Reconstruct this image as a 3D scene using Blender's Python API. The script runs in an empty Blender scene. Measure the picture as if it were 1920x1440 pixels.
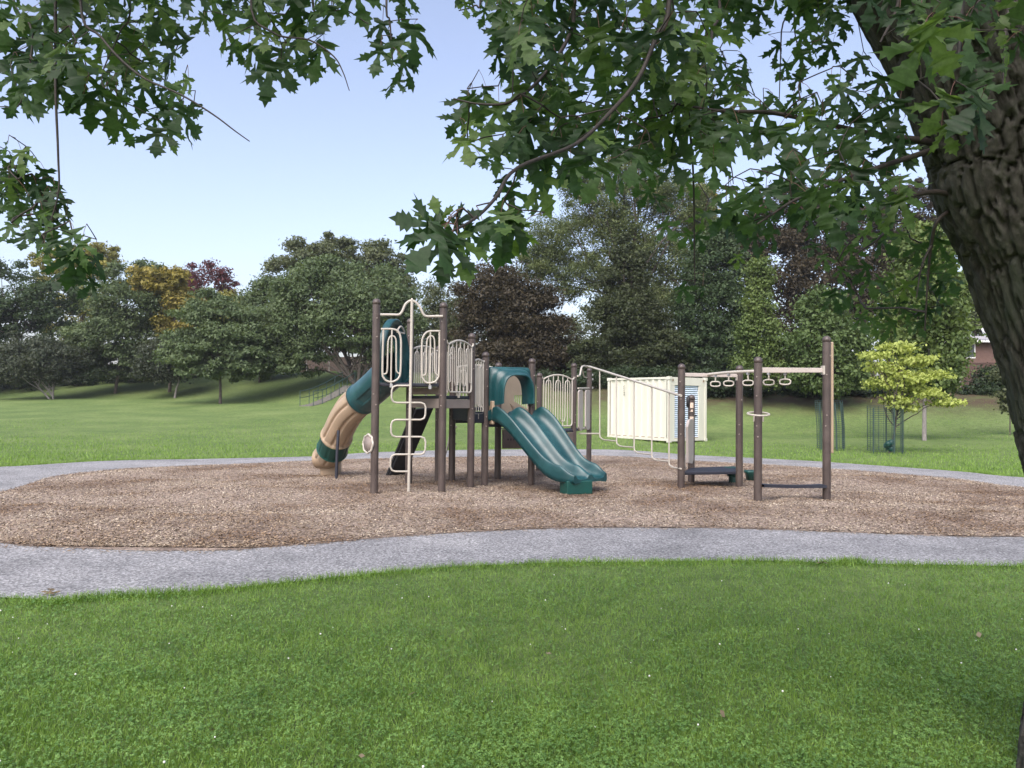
import bpy, bmesh, math, random
import numpy as np
from mathutils import Vector, Matrix, noise
from mathutils.geometry import tessellate_polygon

random.seed(7)
rng = np.random.default_rng(11)
SC = bpy.context.scene
COL = SC.collection

# ------------------------------------------------------------------ camera, sky, sun, exposure
CAM_H = 1.55
F = 1442.0                       # focal length in photo pixels (1920 wide)
PITCH = math.atan(32.0 / F)
ROLL = math.radians(0.5)
cam_d = bpy.data.cameras.new('camera')
cam = bpy.data.objects.new('camera', cam_d)
COL.objects.link(cam)
cam_d.sensor_width = 36.0
cam_d.lens = 36.0 * F / 1920.0
cam_d.clip_start = 0.05
cam_d.clip_end = 3000
CAM_M = (Matrix.Translation((0, 0, CAM_H)) @ Matrix.Rotation(math.pi / 2 + PITCH, 4, 'X')
         @ Matrix.Rotation(ROLL, 4, 'Z'))
cam.matrix_world = CAM_M
SC.camera = cam

SUN_AZ = math.radians(200)        # clockwise from the view direction (+Y)
SUN_EL = math.radians(48)
world = bpy.data.worlds.new('World')
SC.world = world
world.use_nodes = True
wn = world.node_tree
for n in list(wn.nodes):
    wn.nodes.remove(n)
sky = wn.nodes.new('ShaderNodeTexSky')
sky.sky_type = 'NISHITA'
sky.sun_disc = False
sky.sun_elevation = SUN_EL
sky.sun_rotation = SUN_AZ
sky.air_density = 1.0
sky.dust_density = 3.0
sky.ozone_density = 1.6
bg = wn.nodes.new('ShaderNodeBackground')
bg.inputs['Strength'].default_value = 0.107
wo = wn.nodes.new('ShaderNodeOutputWorld')
tint = wn.nodes.new('ShaderNodeMix'); tint.data_type = 'RGBA'; tint.blend_type = 'MULTIPLY'
tint.inputs[0].default_value = 1.0
tint.inputs[7].default_value = (1.06, 1.0, 1.03, 1)      # late light: slightly pinker than a noon sky
hsv = wn.nodes.new('ShaderNodeHueSaturation')
hsv.inputs['Saturation'].default_value = .82
wn.links.new(sky.outputs['Color'], hsv.inputs['Color'])
wn.links.new(hsv.outputs['Color'], tint.inputs[6])
wn.links.new(tint.outputs[2], bg.inputs['Color'])
wn.links.new(bg.outputs['Background'], wo.inputs['Surface'])

sun_d = bpy.data.lights.new('sun', 'SUN')
sun_d.energy = 1.5
sun_d.angle = math.radians(55)
sun_d.color = (1.0, 0.97, 0.93)
sun = bpy.data.objects.new('sun', sun_d)
COL.objects.link(sun)
SUN_DIR = Vector((math.sin(SUN_AZ) * math.cos(SUN_EL), math.cos(SUN_AZ) * math.cos(SUN_EL), math.sin(SUN_EL)))
sun.rotation_euler = SUN_DIR.to_track_quat('Z', 'Y').to_euler()

SC.view_settings.view_transform = 'Standard'
SC.view_settings.look = 'None'
SC.view_settings.exposure = 1.45
SC.view_settings.gamma = 1.0
SC.view_settings.use_curve_mapping = False
SC.cycles.max_bounces = 8
SC.cycles.diffuse_bounces = 3
SC.cycles.transparent_max_bounces = 8

# ------------------------------------------------------------------ helpers: sight lines, terrain
ROT = np.array(CAM_M.to_3x3())
CAMP = np.array((0, 0, CAM_H))


def ray(px, py):
    v = ROT @ np.array(((px - 960) / F, -(py - 720) / F, -1.0))
    return v


def at(px, py, d):
    """point seen at photo pixel (px,py), d metres ahead (world Y)"""
    v = ray(px, py)
    return CAMP + v * (d / v[1])


def G0(px, py, z=0.0):
    v = ray(px, py)
    return CAMP + v * ((z - CAM_H) / v[2])


PXC = np.array([-900, 0, 300, 550, 700, 900, 1100, 1250, 1400, 1550, 1700, 1900, 2700], float)
D1 = np.array([24, 24, 25, 26, 26, 26, 26, 27, 27, 26, 24, 22, 22], float)
D2 = np.array([64, 62, 58, 50, 45, 42, 38, 37, 36, 35, 35, 34, 33], float)
Z2 = np.array([1.5, 1.45, 1.35, 1.1, .95, .75, .45, .22, .12, .2, .3, .4, .5], float)
D3 = np.array([80, 77, 72, 67, 62, 56, 50, 48, 46, 45, 44, 42, 41], float)
Z3 = np.array([3.2, 3.1, 3.4, 3.9, 3.9, 3.5, 2.9, 2.6, 2.35, 2.3, 2.3, 2.2, 2.2], float)


def sstep(t):
    t = np.clip(t, 0, 1)
    return t * t * (3 - 2 * t)


def terrain(x, y):
    x = np.asarray(x, float)
    y = np.asarray(y, float)
    px = 960 + F * x / np.maximum(y, 6.0)
    px = np.clip(px, -900, 2700)
    d1, d2, z2, d3, z3 = (np.interp(px, PXC, a) for a in (D1, D2, Z2, D3, Z3))
    t1 = np.clip((y - d1) / (d2 - d1), 0, 1)
    a = z2 * t1 * t1 * (1.5 - .5 * t1)
    b = (z3 - z2) * sstep((y - d2) / (d3 - d2))
    return a + b


def TG(x, y):
    return np.array((x, y, float(terrain(x, y))))


def pip(poly, x, y):
    poly = np.asarray(poly)
    inside = np.zeros(len(x), bool)
    x1, y1 = poly[:, 0], poly[:, 1]
    x2, y2 = np.roll(x1, -1), np.roll(y1, -1)
    for a, b, c, d in zip(x1, y1, x2, y2):
        if b == d:
            continue
        cond = ((b > y) != (d > y)) & (x < (c - a) * (y - b) / (d - b) + a)
        inside ^= cond
    return inside


def catmull(pts, n=8, closed=False):
    P = [np.asarray(p, float) for p in pts]
    out = []
    m = len(P)
    rngk = range(m if closed else m - 1)
    for i in rngk:
        if closed:
            p0, p1, p2, p3 = P[(i - 1) % m], P[i], P[(i + 1) % m], P[(i + 2) % m]
        else:
            p0 = P[i - 1] if i > 0 else 2 * P[0] - P[1]
            p1, p2 = P[i], P[i + 1]
            p3 = P[i + 2] if i + 2 < m else 2 * P[-1] - P[-2]
        for k in range(n):
            t = k / n
            out.append(.5 * (2 * p1 + (p2 - p0) * t + (2 * p0 - 5 * p1 + 4 * p2 - p3) * t * t
                             + (3 * p1 - p0 - 3 * p2 + p3) * t ** 3))
    if not closed:
        out.append(P[-1])
    return out


# ------------------------------------------------------------------ objects
ORG = {}


def tag(o, label=None, cat=None, group=None, kind=None):
    if label: o['label'] = label
    if cat: o['category'] = cat
    if group: o['group'] = group
    if kind: o['kind'] = kind
    return o


def thing(name, loc, label, cat, group=None):
    o = bpy.data.objects.new(name, None)
    o.empty_display_size = .2
    COL.objects.link(o)
    o.location = tuple(loc)
    ORG[o.name] = np.array(loc, float)
    return tag(o, label, cat, group)


def link_mesh(name, me, parent=None, org=None):
    o = bpy.data.objects.new(name, me)
    COL.objects.link(o)
    if parent is not None:
        o.parent = parent
        ORG[o.name] = ORG[parent.name]
    else:
        ORG[o.name] = np.zeros(3) if org is None else np.array(org, float)
        o.location = tuple(ORG[o.name])
    return o


def np_mesh(name, V, Fs, mat, smooth=False):
    """V (n,3); Fs: (m,k) int array, one polygon size"""
    me = bpy.data.meshes.new(name)
    V = np.ascontiguousarray(V, np.float32)
    Fs = np.ascontiguousarray(Fs, np.int32)
    m, k = Fs.shape
    me.vertices.add(len(V))
    me.vertices.foreach_set('co', V.ravel())
    me.loops.add(m * k)
    me.loops.foreach_set('vertex_index', Fs.ravel())
    me.polygons.add(m)
    me.polygons.foreach_set('loop_start', np.arange(0, m * k, k, dtype=np.int32))
    if smooth:
        me.polygons.foreach_set('use_smooth', np.ones(m, bool))
    me.update(calc_edges=True)
    if mat: me.materials.append(mat)
    return me


class MB:
    def __init__(self):
        self.v, self.f, self.s = [], [], []

    def add(self, V, Fs, smooth=True):
        b = len(self.v)
        self.v += [tuple(map(float, p)) for p in V]
        self.f += [tuple(int(i) + b for i in f) for f in Fs]
        self.s += [smooth] * len(Fs)
        return self

    def tube(self, pts, r, seg=8, caps=True, up=None):
        P = [np.asarray(p, float) for p in pts]
        n = len(P)
        rr = [r] * n if np.isscalar(r) else list(r)
        T = [P[min(i + 1, n - 1)] - P[max(i - 1, 0)] for i in range(n)]
        T = [t / (np.linalg.norm(t) + 1e-12) for t in T]
        a = np.array((0, 0, 1.0)) if abs(T[0][2]) < .9 else np.array((1.0, 0, 0))
        u = np.cross(T[0], a); u /= np.linalg.norm(u)
        V, Fs = [], []
        for i in range(n):
            u = u - T[i] * np.dot(u, T[i]); u /= (np.linalg.norm(u) + 1e-12)
            w = np.cross(T[i], u)
            for k in range(seg):
                th = 2 * math.pi * k / seg
                V.append(P[i] + rr[i] * (math.cos(th) * u + math.sin(th) * w))
        for i in range(n - 1):
            for k in range(seg):
                a0, b0 = i * seg + k, i * seg + (k + 1) % seg
                Fs.append((a0, b0, b0 + seg, a0 + seg))
        self.add(V, Fs)
        if caps:
            self.add(V[:seg], [tuple(range(seg))[::-1]], False)
            self.add(V[-seg:], [tuple(range(seg))], False)
        return self

    def box(self, c, sx, sy, sz, ax=(1, 0, 0), az=(0, 0, 1)):
        """box centred at c; ax = local x axis, az = local z axis"""
        ax = np.asarray(ax, float); ax = ax / np.linalg.norm(ax)
        az = np.asarray(az, float); az = az - ax * np.dot(ax, az); az = az / np.linalg.norm(az)
        ay = np.cross(az, ax)
        c = np.asarray(c, float)
        V = [c + ax * sx * i / 2 + ay * sy * j / 2 + az * sz * k / 2
             for k in (-1, 1) for j in (-1, 1) for i in (-1, 1)]
        Fs = [(0, 2, 3, 1), (4, 5, 7, 6), (0, 1, 5, 4), (2, 6, 7, 3), (0, 4, 6, 2), (1, 3, 7, 5)]
        return self.add(V, Fs, False)

    def prism(self, poly, off):
        """closed 3-D polygon extruded by vector off"""
        P = [np.asarray(p, float) for p in poly]
        off = np.asarray(off, float)
        n = len(P)
        V = P + [p + off for p in P]
        Fs = [tuple(range(n))[::-1], tuple(range(n, 2 * n))]
        Fs += [(i, (i + 1) % n, n + (i + 1) % n, n + i) for i in range(n)]
        return self.add(V, Fs, False)

    def lathe(self, c, prof, seg=16, ax=(0, 0, 1)):
        """prof: list of (r, h) along axis"""
        az = np.asarray(ax, float); az = az / np.linalg.norm(az)
        a = np.array((1.0, 0, 0)) if abs(az[0]) < .9 else np.array((0, 1.0, 0))
        u = np.cross(az, a); u /= np.linalg.norm(u); w = np.cross(az, u)
        c = np.asarray(c, float)
        V = [c + az * h + r * (math.cos(2 * math.pi * k / seg) * u + math.sin(2 * math.pi * k / seg) * w)
             for r, h in prof for k in range(seg)]
        Fs = []
        for i in range(len(prof) - 1):
            for k in range(seg):
                a0, b0 = i * seg + k, i * seg + (k + 1) % seg
                Fs.append((a0, b0, b0 + seg, a0 + seg))
        return self.add(V, Fs)

    def grid(self, rows, smooth=True, closed=False):
        """rows: list of lists of points"""
        n = len(rows[0])
        V = [p for r in rows for p in r]
        Fs = []
        for i in range(len(rows) - 1):
            for k in range(n if closed else n - 1):
                a0, b0 = i * n + k, i * n + (k + 1) % n
                Fs.append((a0, b0, b0 + n, a0 + n))
        return self.add(V, Fs, smooth)

    def build(self, name, mat, parent=None, org=None, label=None, bevel=0, recalc=True):
        me = bpy.data.meshes.new(name)
        o0 = ORG[parent.name] if parent is not None else (np.zeros(3) if org is None else np.array(org, float))
        V = [(p[0] - o0[0], p[1] - o0[1], p[2] - o0[2]) for p in self.v]
        me.from_pydata(V, [], self.f)
        me.polygons.foreach_set('use_smooth', self.s)
        me.update()
        if recalc:
            bm = bmesh.new(); bm.from_mesh(me)
            bmesh.ops.recalc_face_normals(bm, faces=bm.faces)
            bm.to_mesh(me); bm.free()
        me.materials.append(mat)
        o = link_mesh(name, me, parent, o0)
        if bevel:
            m = o.modifiers.new('bevel', 'BEVEL'); m.width = bevel; m.segments = 2; m.limit_method = 'ANGLE'
        if label: o['label'] = label
        return o


# ------------------------------------------------------------------ materials
def base_mat(name):
    m = bpy.data.materials.new(name)
    m.use_nodes = True
    nt = m.node_tree
    for n in list(nt.nodes): nt.nodes.remove(n)
    out = nt.nodes.new('ShaderNodeOutputMaterial')
    b = nt.nodes.new('ShaderNodeBsdfPrincipled')
    nt.links.new(b.outputs[0], out.inputs[0])
    return m, nt, b, out


def coords(nt, scale=(1, 1, 1), kind='Object'):
    tc = nt.nodes.new('ShaderNodeTexCoord')
    mp = nt.nodes.new('ShaderNodeMapping')
    mp.inputs['Scale'].default_value = scale
    if kind == 'World':
        g = nt.nodes.new('ShaderNodeNewGeometry')
        nt.links.new(g.outputs['Position'], mp.inputs[0])
    else:
        nt.links.new(tc.outputs[kind], mp.inputs[0])
    return mp


def nz(nt, mp, scale, detail=4, rough=.55):
    t = nt.nodes.new('ShaderNodeTexNoise')
    t.inputs['Scale'].default_value = scale
    t.inputs['Detail'].default_value = detail
    t.inputs['Roughness'].default_value = rough
    nt.links.new(mp.outputs[0], t.inputs['Vector'])
    return t


def ramp(nt, src, stops):
    r = nt.nodes.new('ShaderNodeValToRGB')
    el = r.color_ramp.elements
    while len(el) > 1: el.remove(el[-1])
    el[0].position = stops[0][0]; el[0].color = (*stops[0][1], 1)
    for p, c in stops[1:]:
        e = el.new(p); e.color = (*c, 1)
    nt.links.new(src, r.inputs[0])
    return r


def mix(nt, fac, a, b, mode='MIX'):
    n = nt.nodes.new('ShaderNodeMix'); n.data_type = 'RGBA'; n.blend_type = mode
    for s, v in ((0, fac), (6, a), (7, b)):
        if isinstance(v, bpy.types.NodeSocket): nt.links.new(v, n.inputs[s])
        elif isinstance(v, (tuple, list)): n.inputs[s].default_value = (*v, 1) if len(v) == 3 else v
        else: n.inputs[s].default_value = v
    return n.outputs[2]


def bump(nt, b, src, strength=.3, dist=.01):
    n = nt.nodes.new('ShaderNodeBump')
    n.inputs['Strength'].default_value = strength
    n.inputs['Distance'].default_value = dist
    nt.links.new(src, n.inputs['Height'])
    nt.links.new(n.outputs[0], b.inputs['Normal'])


def simple(name, c, rough=.5, var=.15, scale=6, spec=.5, metal=0, bscale=0, bstr=.1, dirt=None, dscale=2.5, damt=.35, kind='Object', stretch=(1, 1, 1)):
    m, nt, b, out = base_mat(name)
    mp = coords(nt, stretch, kind)
    t = nz(nt, mp, scale)
    lo = tuple(x * (1 - var) for x in c); hi = tuple(min(1, x * (1 + var)) for x in c)
    col = ramp(nt, t.outputs[0], [(.3, lo), (.7, hi)]).outputs[0]
    if dirt:
        t2 = nz(nt, mp, dscale, 6, .65)
        f = ramp(nt, t2.outputs[0], [(.45, (0, 0, 0)), (.75, (damt,) * 3)]).outputs[0]
        col = mix(nt, f, col, dirt)
    nt.links.new(col, b.inputs['Base Color'])
    rr = ramp(nt, nz(nt, mp, scale * 2.3).outputs[0], [(.3, (rough * .85,) * 3), (.7, (min(1, rough * 1.15),) * 3)])
    nt.links.new(rr.outputs[0], b.inputs['Roughness'])
    b.inputs['Specular IOR Level'].default_value = spec
    b.inputs['Metallic'].default_value = metal
    if bscale:
        bump(nt, b, nz(nt, mp, bscale, 3).outputs[0], bstr, .004)
    return m


def leaf_mat(name, lo, hi, trans=.35, rough=.55, tint=(1.25, 1.2, .55), spec=.3, scale=.6):
    """foliage: colour differs leaf by leaf and clump by clump, light passes through"""
    m, nt, b, out = base_mat(name)
    g = nt.nodes.new('ShaderNodeNewGeometry')
    mp = coords(nt, (1, 1, 1), 'World')
    t = nz(nt, mp, scale, 3)
    add = nt.nodes.new('ShaderNodeMath'); add.operation = 'MULTIPLY_ADD'
    nt.links.new(g.outputs['Random Per Island'], add.inputs[0]); add.inputs[1].default_value = .55
    m2 = nt.nodes.new('ShaderNodeMath'); m2.operation = 'MULTIPLY_ADD'
    nt.links.new(t.outputs[0], m2.inputs[0]); m2.inputs[1].default_value = 1.2; m2.inputs[2].default_value = -.38
    nt.links.new(m2.outputs[0], add.inputs[2])
    col = ramp(nt, add.outputs[0], [(0, lo), (1, hi)]).outputs[0]
    nt.links.new(col, b.inputs['Base Color'])
    b.inputs['Roughness'].default_value = rough
    b.inputs['Specular IOR Level'].default_value = spec
    tr = nt.nodes.new('ShaderNodeBsdfTranslucent')
    tc = mix(nt, 1.0, col, tint, 'MULTIPLY')
    nt.links.new(tc, tr.inputs[0])
    ms = nt.nodes.new('ShaderNodeMixShader'); ms.inputs[0].default_value = trans
    nt.links.new(b.outputs[0], ms.inputs[1]); nt.links.new(tr.outputs[0], ms.inputs[2])
    nt.links.new(ms.outputs[0], out.inputs[0])
    return m


M = {}
M['post'] = simple('brown_powder_coat', (.058, .043, .038), .42, .12, 5, bscale=220, bstr=.08, dirt=(.16, .13, .11), dscale=3)
M['beige'] = simple('beige_painted_steel', (.42, .39, .335), .38, .06, 5, dirt=(.36, .32, .26), dscale=6, damt=.3)
M['teal'] = simple('teal_plastic', (.005, .044, .049), .34, .12, 2.5, dirt=(.05, .16, .165), dscale=2.2, damt=.5, bscale=90, bstr=.04)
M['green'] = simple('dark_green_plastic', (.004, .055, .045), .4, .12, 4)
M['tan'] = simple('tan_plastic', (.36, .275, .19), .45, .07, 3, dirt=(.40, .28, .18), dscale=3, damt=.35, bscale=90, bstr=.04)
M['tan_dark'] = simple('taupe_plastic_panel', (.17, .125, .105), .5, .1, 4, dirt=(.25, .2, .17))
M['taupe'] = simple('taupe_steel', (.23, .19, .165), .5, .08, 3, dirt=(.15, .12, .1))
M['beam'] = simple('light_taupe_beam', (.44, .39, .35), .45, .06, 4)
M['navy'] = simple('navy_rubber_coat', (.014, .016, .026), .55, .2, 30, bscale=150, bstr=.25)
M['black'] = simple('black_rubber', (.012, .013, .016), .6, .25, 12, bscale=60, bstr=.2)
M['steel'] = simple('galvanised_steel', (.45, .45, .45), .4, .1, 9, metal=.6)
M['sticker'] = simple('printed_sticker', (.62, .5, .40), .5, .35, 45)
M['cream'] = simple('cream_container_paint', (.57, .56, .48), .5, .05, 3, dirt=(.48, .45, .34), dscale=1.4, damt=.35, stretch=(1, 1, .25))
M['rust'] = simple('rusty_edge', (.2, .15, .1), .8, .4, 8)
M['roll'] = simple('pale_blue_roller_steel', (.62, .72, .84), .4, .05, 4)
M['dark'] = simple('dark_gap', (.03, .03, .035), .8, .1, 4)
M['conc'] = simple('concrete', (.13, .125, .11), .85, .15, 6, bscale=30, bstr=.3)
M['brick'] = None
M['roof'] = simple('roof_shingle', (.34, .33, .35), .75, .3, 14, bscale=30, bstr=.4)
M['gutter'] = simple('white_gutter', (.75, .75, .73), .4, .05, 5)
M['fence'] = simple('weathered_fence_wood', (.085, .062, .05), .85, .3, 9, stretch=(4, 4, .6), bscale=30, bstr=.3)
M['fence_red'] = simple('reddish_fence_wood', (.075, .044, .035), .85, .3, 9, stretch=(4, 4, .6), bscale=30, bstr=.3)
M['fpost'] = simple('grey_fence_post', (.2, .19, .17), .8, .2, 9)
M['wire'] = simple('green_wire', (.03, .06, .055), .5, .15, 8)
M['dish'] = simple('grey_dish', (.42, .42, .46), .5, .05, 4)
M['bark_far'] = simple('dark_bark', (.075, .062, .052), .9, .35, 8, stretch=(3, 3, .7), bscale=10, bstr=.5)
M['bark_pale'] = simple('pale_bark', (.22, .2, .19), .9, .3, 8, stretch=(3, 3, .7), bscale=10, bstr=.5)
M['twig'] = simple('twig_bark', (.030, .023, .019), .7, .3, 20)


def bark_mat():
    m, nt, b, out = base_mat('furrowed_maple_bark')
    mp = coords(nt, (1, 1, .35))
    t = nz(nt, mp, 26, 8, .65)
    col = ramp(nt, t.outputs[0], [(.3, (.030, .027, .023)), (.5, (.062, .058, .050)), (.72, (.125, .12, .105))]).outputs[0]
    t2 = nz(nt, coords(nt, (1, 1, .8)), 3.5, 5, .6)
    f = ramp(nt, t2.outputs[0], [(.45, (0, 0, 0)), (.7, (.55,) * 3)]).outputs[0]
    col = mix(nt, f, col, (.055, .070, .048))
    nt.links.new(col, b.inputs['Base Color'])
    b.inputs['Roughness'].default_value = .9
    b.inputs['Specular IOR Level'].default_value = .2
    bump(nt, b, nz(nt, mp, 60, 6, .7).outputs[0], .8, .012)
    return m


M['bark'] = bark_mat()


def lawn_mat():
    m, nt, b, out = base_mat('lawn_grass')
    mp = coords(nt, (1, 1, 1), 'World')
    t1 = nz(nt, mp, .35, 4, .6)
    t2 = nz(nt, mp, 5.0, 4, .7)
    t3 = nz(nt, mp, 55, 3, .7)
    c1 = ramp(nt, t1.outputs[0], [(.3, (.098, .152, .050)), (.5, (.128, .184, .062)), (.7, (.168, .222, .082))]).outputs[0]
    c2 = ramp(nt, t2.outputs[0], [(.3, (.6, .6, .6)), (.7, (1.35, 1.35, 1.3))]).outputs[0]
    c3 = ramp(nt, t3.outputs[0], [(.3, (.5, .5, .5)), (.7, (1.5, 1.5, 1.4))]).outputs[0]
    c = mix(nt, .6, c1, c2, 'MULTIPLY')
    c = mix(nt, .75, c, c3, 'MULTIPLY')
    # bare brown leaf litter under the trees on the bank (follows the height of the bank)
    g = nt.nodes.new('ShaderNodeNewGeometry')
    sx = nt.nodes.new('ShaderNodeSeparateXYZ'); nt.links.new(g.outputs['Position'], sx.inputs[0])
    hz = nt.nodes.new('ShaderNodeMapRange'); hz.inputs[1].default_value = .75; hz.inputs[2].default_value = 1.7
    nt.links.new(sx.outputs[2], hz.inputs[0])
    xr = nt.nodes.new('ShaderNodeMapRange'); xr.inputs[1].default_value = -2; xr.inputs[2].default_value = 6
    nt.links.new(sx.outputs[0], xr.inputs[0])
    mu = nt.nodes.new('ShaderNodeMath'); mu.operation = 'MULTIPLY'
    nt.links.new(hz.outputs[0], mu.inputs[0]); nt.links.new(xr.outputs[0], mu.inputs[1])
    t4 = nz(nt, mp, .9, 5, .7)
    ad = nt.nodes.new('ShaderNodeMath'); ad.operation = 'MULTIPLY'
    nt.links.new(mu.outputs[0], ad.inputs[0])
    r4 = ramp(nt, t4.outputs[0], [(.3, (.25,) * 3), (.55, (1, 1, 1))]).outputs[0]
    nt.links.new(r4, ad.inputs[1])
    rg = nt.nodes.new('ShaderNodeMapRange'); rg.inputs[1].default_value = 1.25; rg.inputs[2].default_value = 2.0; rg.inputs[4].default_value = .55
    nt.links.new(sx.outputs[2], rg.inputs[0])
    c = mix(nt, rg.outputs[0], c, mix(nt, .7, (.075, .10, .035), c3, 'MULTIPLY'))  # shade on the bank painted in as darker grass, by height
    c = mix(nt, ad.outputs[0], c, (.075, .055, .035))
    nt.links.new(c, b.inputs['Base Color'])
    b.inputs['Roughness'].default_value = .8
    b.inputs['Specular IOR Level'].default_value = .15
    bump(nt, b, t3.outputs[0], .9, .03)
    return m


def path_mat():
    m, nt, b, out = base_mat('worn_asphalt')
    mp = coords(nt, (1, 1, 1), 'World')
    t1 = nz(nt, mp, .8, 6, .68)
    t2 = nz(nt, mp, 30, 3, .7)
    v = nt.nodes.new('ShaderNodeTexVoronoi'); v.inputs['Scale'].default_value = 62
    nt.links.new(mp.outputs[0], v.inputs['Vector'])
    c1 = ramp(nt, t1.outputs[0], [(.32, (.158, .157, .157)), (.5, (.230, .228, .228)), (.68, (.285, .282, .278))]).outputs[0]
    c2 = ramp(nt, v.outputs['Color'], [(.1, (.35, .35, .36)), (.5, (.95, .95, .95)), (.9, (1.85, 1.85, 1.85))]).outputs[0]
    c3 = ramp(nt, t2.outputs[0], [(.35, (.6, .6, .6)), (.65, (1.3, 1.3, 1.3))]).outputs[0]
    c = mix(nt, .8, c1, c2, 'MULTIPLY')
    c = mix(nt, .7, c, c3, 'MULTIPLY')
    nt.links.new(c, b.inputs['Base Color'])
    b.inputs['Roughness'].default_value = .85
    b.inputs['Specular IOR Level'].default_value = .3
    bump(nt, b, v.outputs['Distance'], .5, .008)
    return m


def dark_patches(nt, mp, c):  # darkens the ground in ragged round patches
    t = nz(nt, mp, 2.2, 4, .65)
    for x, y, r, amt in ((1.05, 12.75, 1.0, .6), (.35, 13.6, 1.1, .45), (-3.6, 15.2, .9, .4), (-1.6, 13.9, 1.1, .3), (3.6, 14.1, .9, .3), (5.2, 12.2, .6, .35), (-7.0, 13.2, 1.2, .35), (8.2, 13.6, 1.2, .4), (-5.2, 10.2, 1.1, .25), (6.4, 10.6, .8, .35)):
        d = nt.nodes.new('ShaderNodeVectorMath'); d.operation = 'DISTANCE'; d.inputs[1].default_value = (x, y, .02)
        nt.links.new(mp.outputs[0], d.inputs[0])
        m1 = nt.nodes.new('ShaderNodeMath'); m1.operation = 'MULTIPLY_ADD'; m1.inputs[1].default_value = 1.6 * r
        nt.links.new(t.outputs[0], m1.inputs[0]); m1.inputs[2].default_value = -.8 * r
        m2 = nt.nodes.new('ShaderNodeMath'); m2.operation = 'ADD'
        nt.links.new(d.outputs['Value'], m2.inputs[0]); nt.links.new(m1.outputs[0], m2.inputs[1])
        mr = nt.nodes.new('ShaderNodeMapRange'); mr.inputs[1].default_value = .25 * r; mr.inputs[2].default_value = r
        mr.inputs[3].default_value = amt; mr.inputs[4].default_value = 0
        nt.links.new(m2.outputs[0], mr.inputs[0])
        c = mix(nt, mr.outputs[0], c, mix(nt, 1.0, c, (.42, .33, .26), 'MULTIPLY'))
    return c


def mulch_mat():
    m, nt, b, out = base_mat('wood_mulch')
    mp = coords(nt, (1, 1, 1), 'World')
    t1 = nz(nt, mp, .55, 5, .65)
    v = nt.nodes.new('ShaderNodeTexVoronoi'); v.inputs['Scale'].default_value = 30
    nt.links.new(mp.outputs[0], v.inputs['Vector'])
    c1 = ramp(nt, t1.outputs[0], [(.3, (.15, .11, .085)), (.5, (.25, .195, .155)), (.7, (.33, .265, .215))]).outputs[0]
    c2 = ramp(nt, v.outputs['Color'], [(.1, (.4, .4, .4)), (.5, (.9, .9, .9)), (.9, (1.4, 1.4, 1.4))]).outputs[0]
    c = dark_patches(nt, mp, mix(nt, .8, c1, c2, 'MULTIPLY'))
    nt.links.new(c, b.inputs['Base Color'])
    b.inputs['Roughness'].default_value = .9
    b.inputs['Specular IOR Level'].default_value = .15
    bump(nt, b, v.outputs['Distance'], .8, .02)
    return m


def chip_mat():
    m, nt, b, out = base_mat('wood_chip')
    g = nt.nodes.new('ShaderNodeNewGeometry')
    mp = coords(nt, (1, 1, 1), 'World')
    t = nz(nt, mp, .55, 5, .65)
    c = ramp(nt, g.outputs['Random Per Island'],
             [(0, (.145, .105, .070)), (.25, (.238, .187, .132)), (.6, (.342, .282, .206)), (.9, (.452, .382, .290)), (1, (.59, .52, .41))]).outputs[0]
    f = ramp(nt, t.outputs[0], [(.38, (.62, .50, .40)), (.55, (1, 1, 1))]).outputs[0]
    c = dark_patches(nt, mp, mix(nt, 1.0, c, f, 'MULTIPLY'))
    nt.links.new(c, b.inputs['Base Color'])
    b.inputs['Roughness'].default_value = .85
    b.inputs['Specular IOR Level'].default_value = .2
    return m


def brick_mat():
    m, nt, b, out = base_mat('brick_wall')
    mp = coords(nt, (1, 1, 1), 'Object')
    t = nt.nodes.new('ShaderNodeTexBrick')
    t.inputs['Scale'].default_value = 4
    t.inputs['Color1'].default_value = (.10, .048, .036, 1); t.inputs['Color2'].default_value = (.135, .07, .052, 1)
    t.inputs['Mortar'].default_value = (.16, .14, .125, 1)
    rot = nt.nodes.new('ShaderNodeMapping'); rot.inputs['Rotation'].default_value = (math.pi / 2, 0, 0)
    nt.links.new(mp.outputs[0], rot.inputs[0]); nt.links.new(rot.outputs[0], t.inputs[0])
    nt.links.new(t.outputs[0], b.inputs['Base Color'])
    b.inputs['Roughness'].default_value = .85
    return m


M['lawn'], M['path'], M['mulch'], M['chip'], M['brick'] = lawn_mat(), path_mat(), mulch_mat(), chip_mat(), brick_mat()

# ------------------------------------------------------------------ ground, path, mulch bed
def sheet(name, poly, z, mat, grid=.25, zfun=None):
    """flat sheet cut to a polygon (ear-clipped outline)"""
    tri = tessellate_polygon([[Vector((p[0], p[1], 0)) for p in poly]])
    me = bpy.data.meshes.new(name)
    me.from_pydata([(p[0], p[1], z) for p in poly], [], [tuple(t) for t in tri])
    bm = bmesh.new(); bm.from_mesh(me)
    for f in bm.faces:
        if f.normal.z < 0: f.normal_flip()
    bm.to_mesh(me); bm.free()
    me.materials.append(mat)
    o = link_mesh(name, me)
    return tag(o, kind='structure')


def rough_edge(pts, amp, seed):
    out = []
    for i, p in enumerate(pts):
        n = noise.noise(Vector((p[0] * 1.7 + seed, p[1] * 1.7, seed))) + .6 * noise.noise(Vector((p[0] * 7 + seed, p[1] * 7, 3)))
        q = pts[(i + 1) % len(pts)] - pts[i - 1]
        q = np.array((-q[1], q[0])) / (np.linalg.norm(q) + 1e-9)
        out.append(p + q * n * amp)
    return out


def ground_line(px_pts):
    return [G0(x, y)[:2] for x, y in px_pts]


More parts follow.
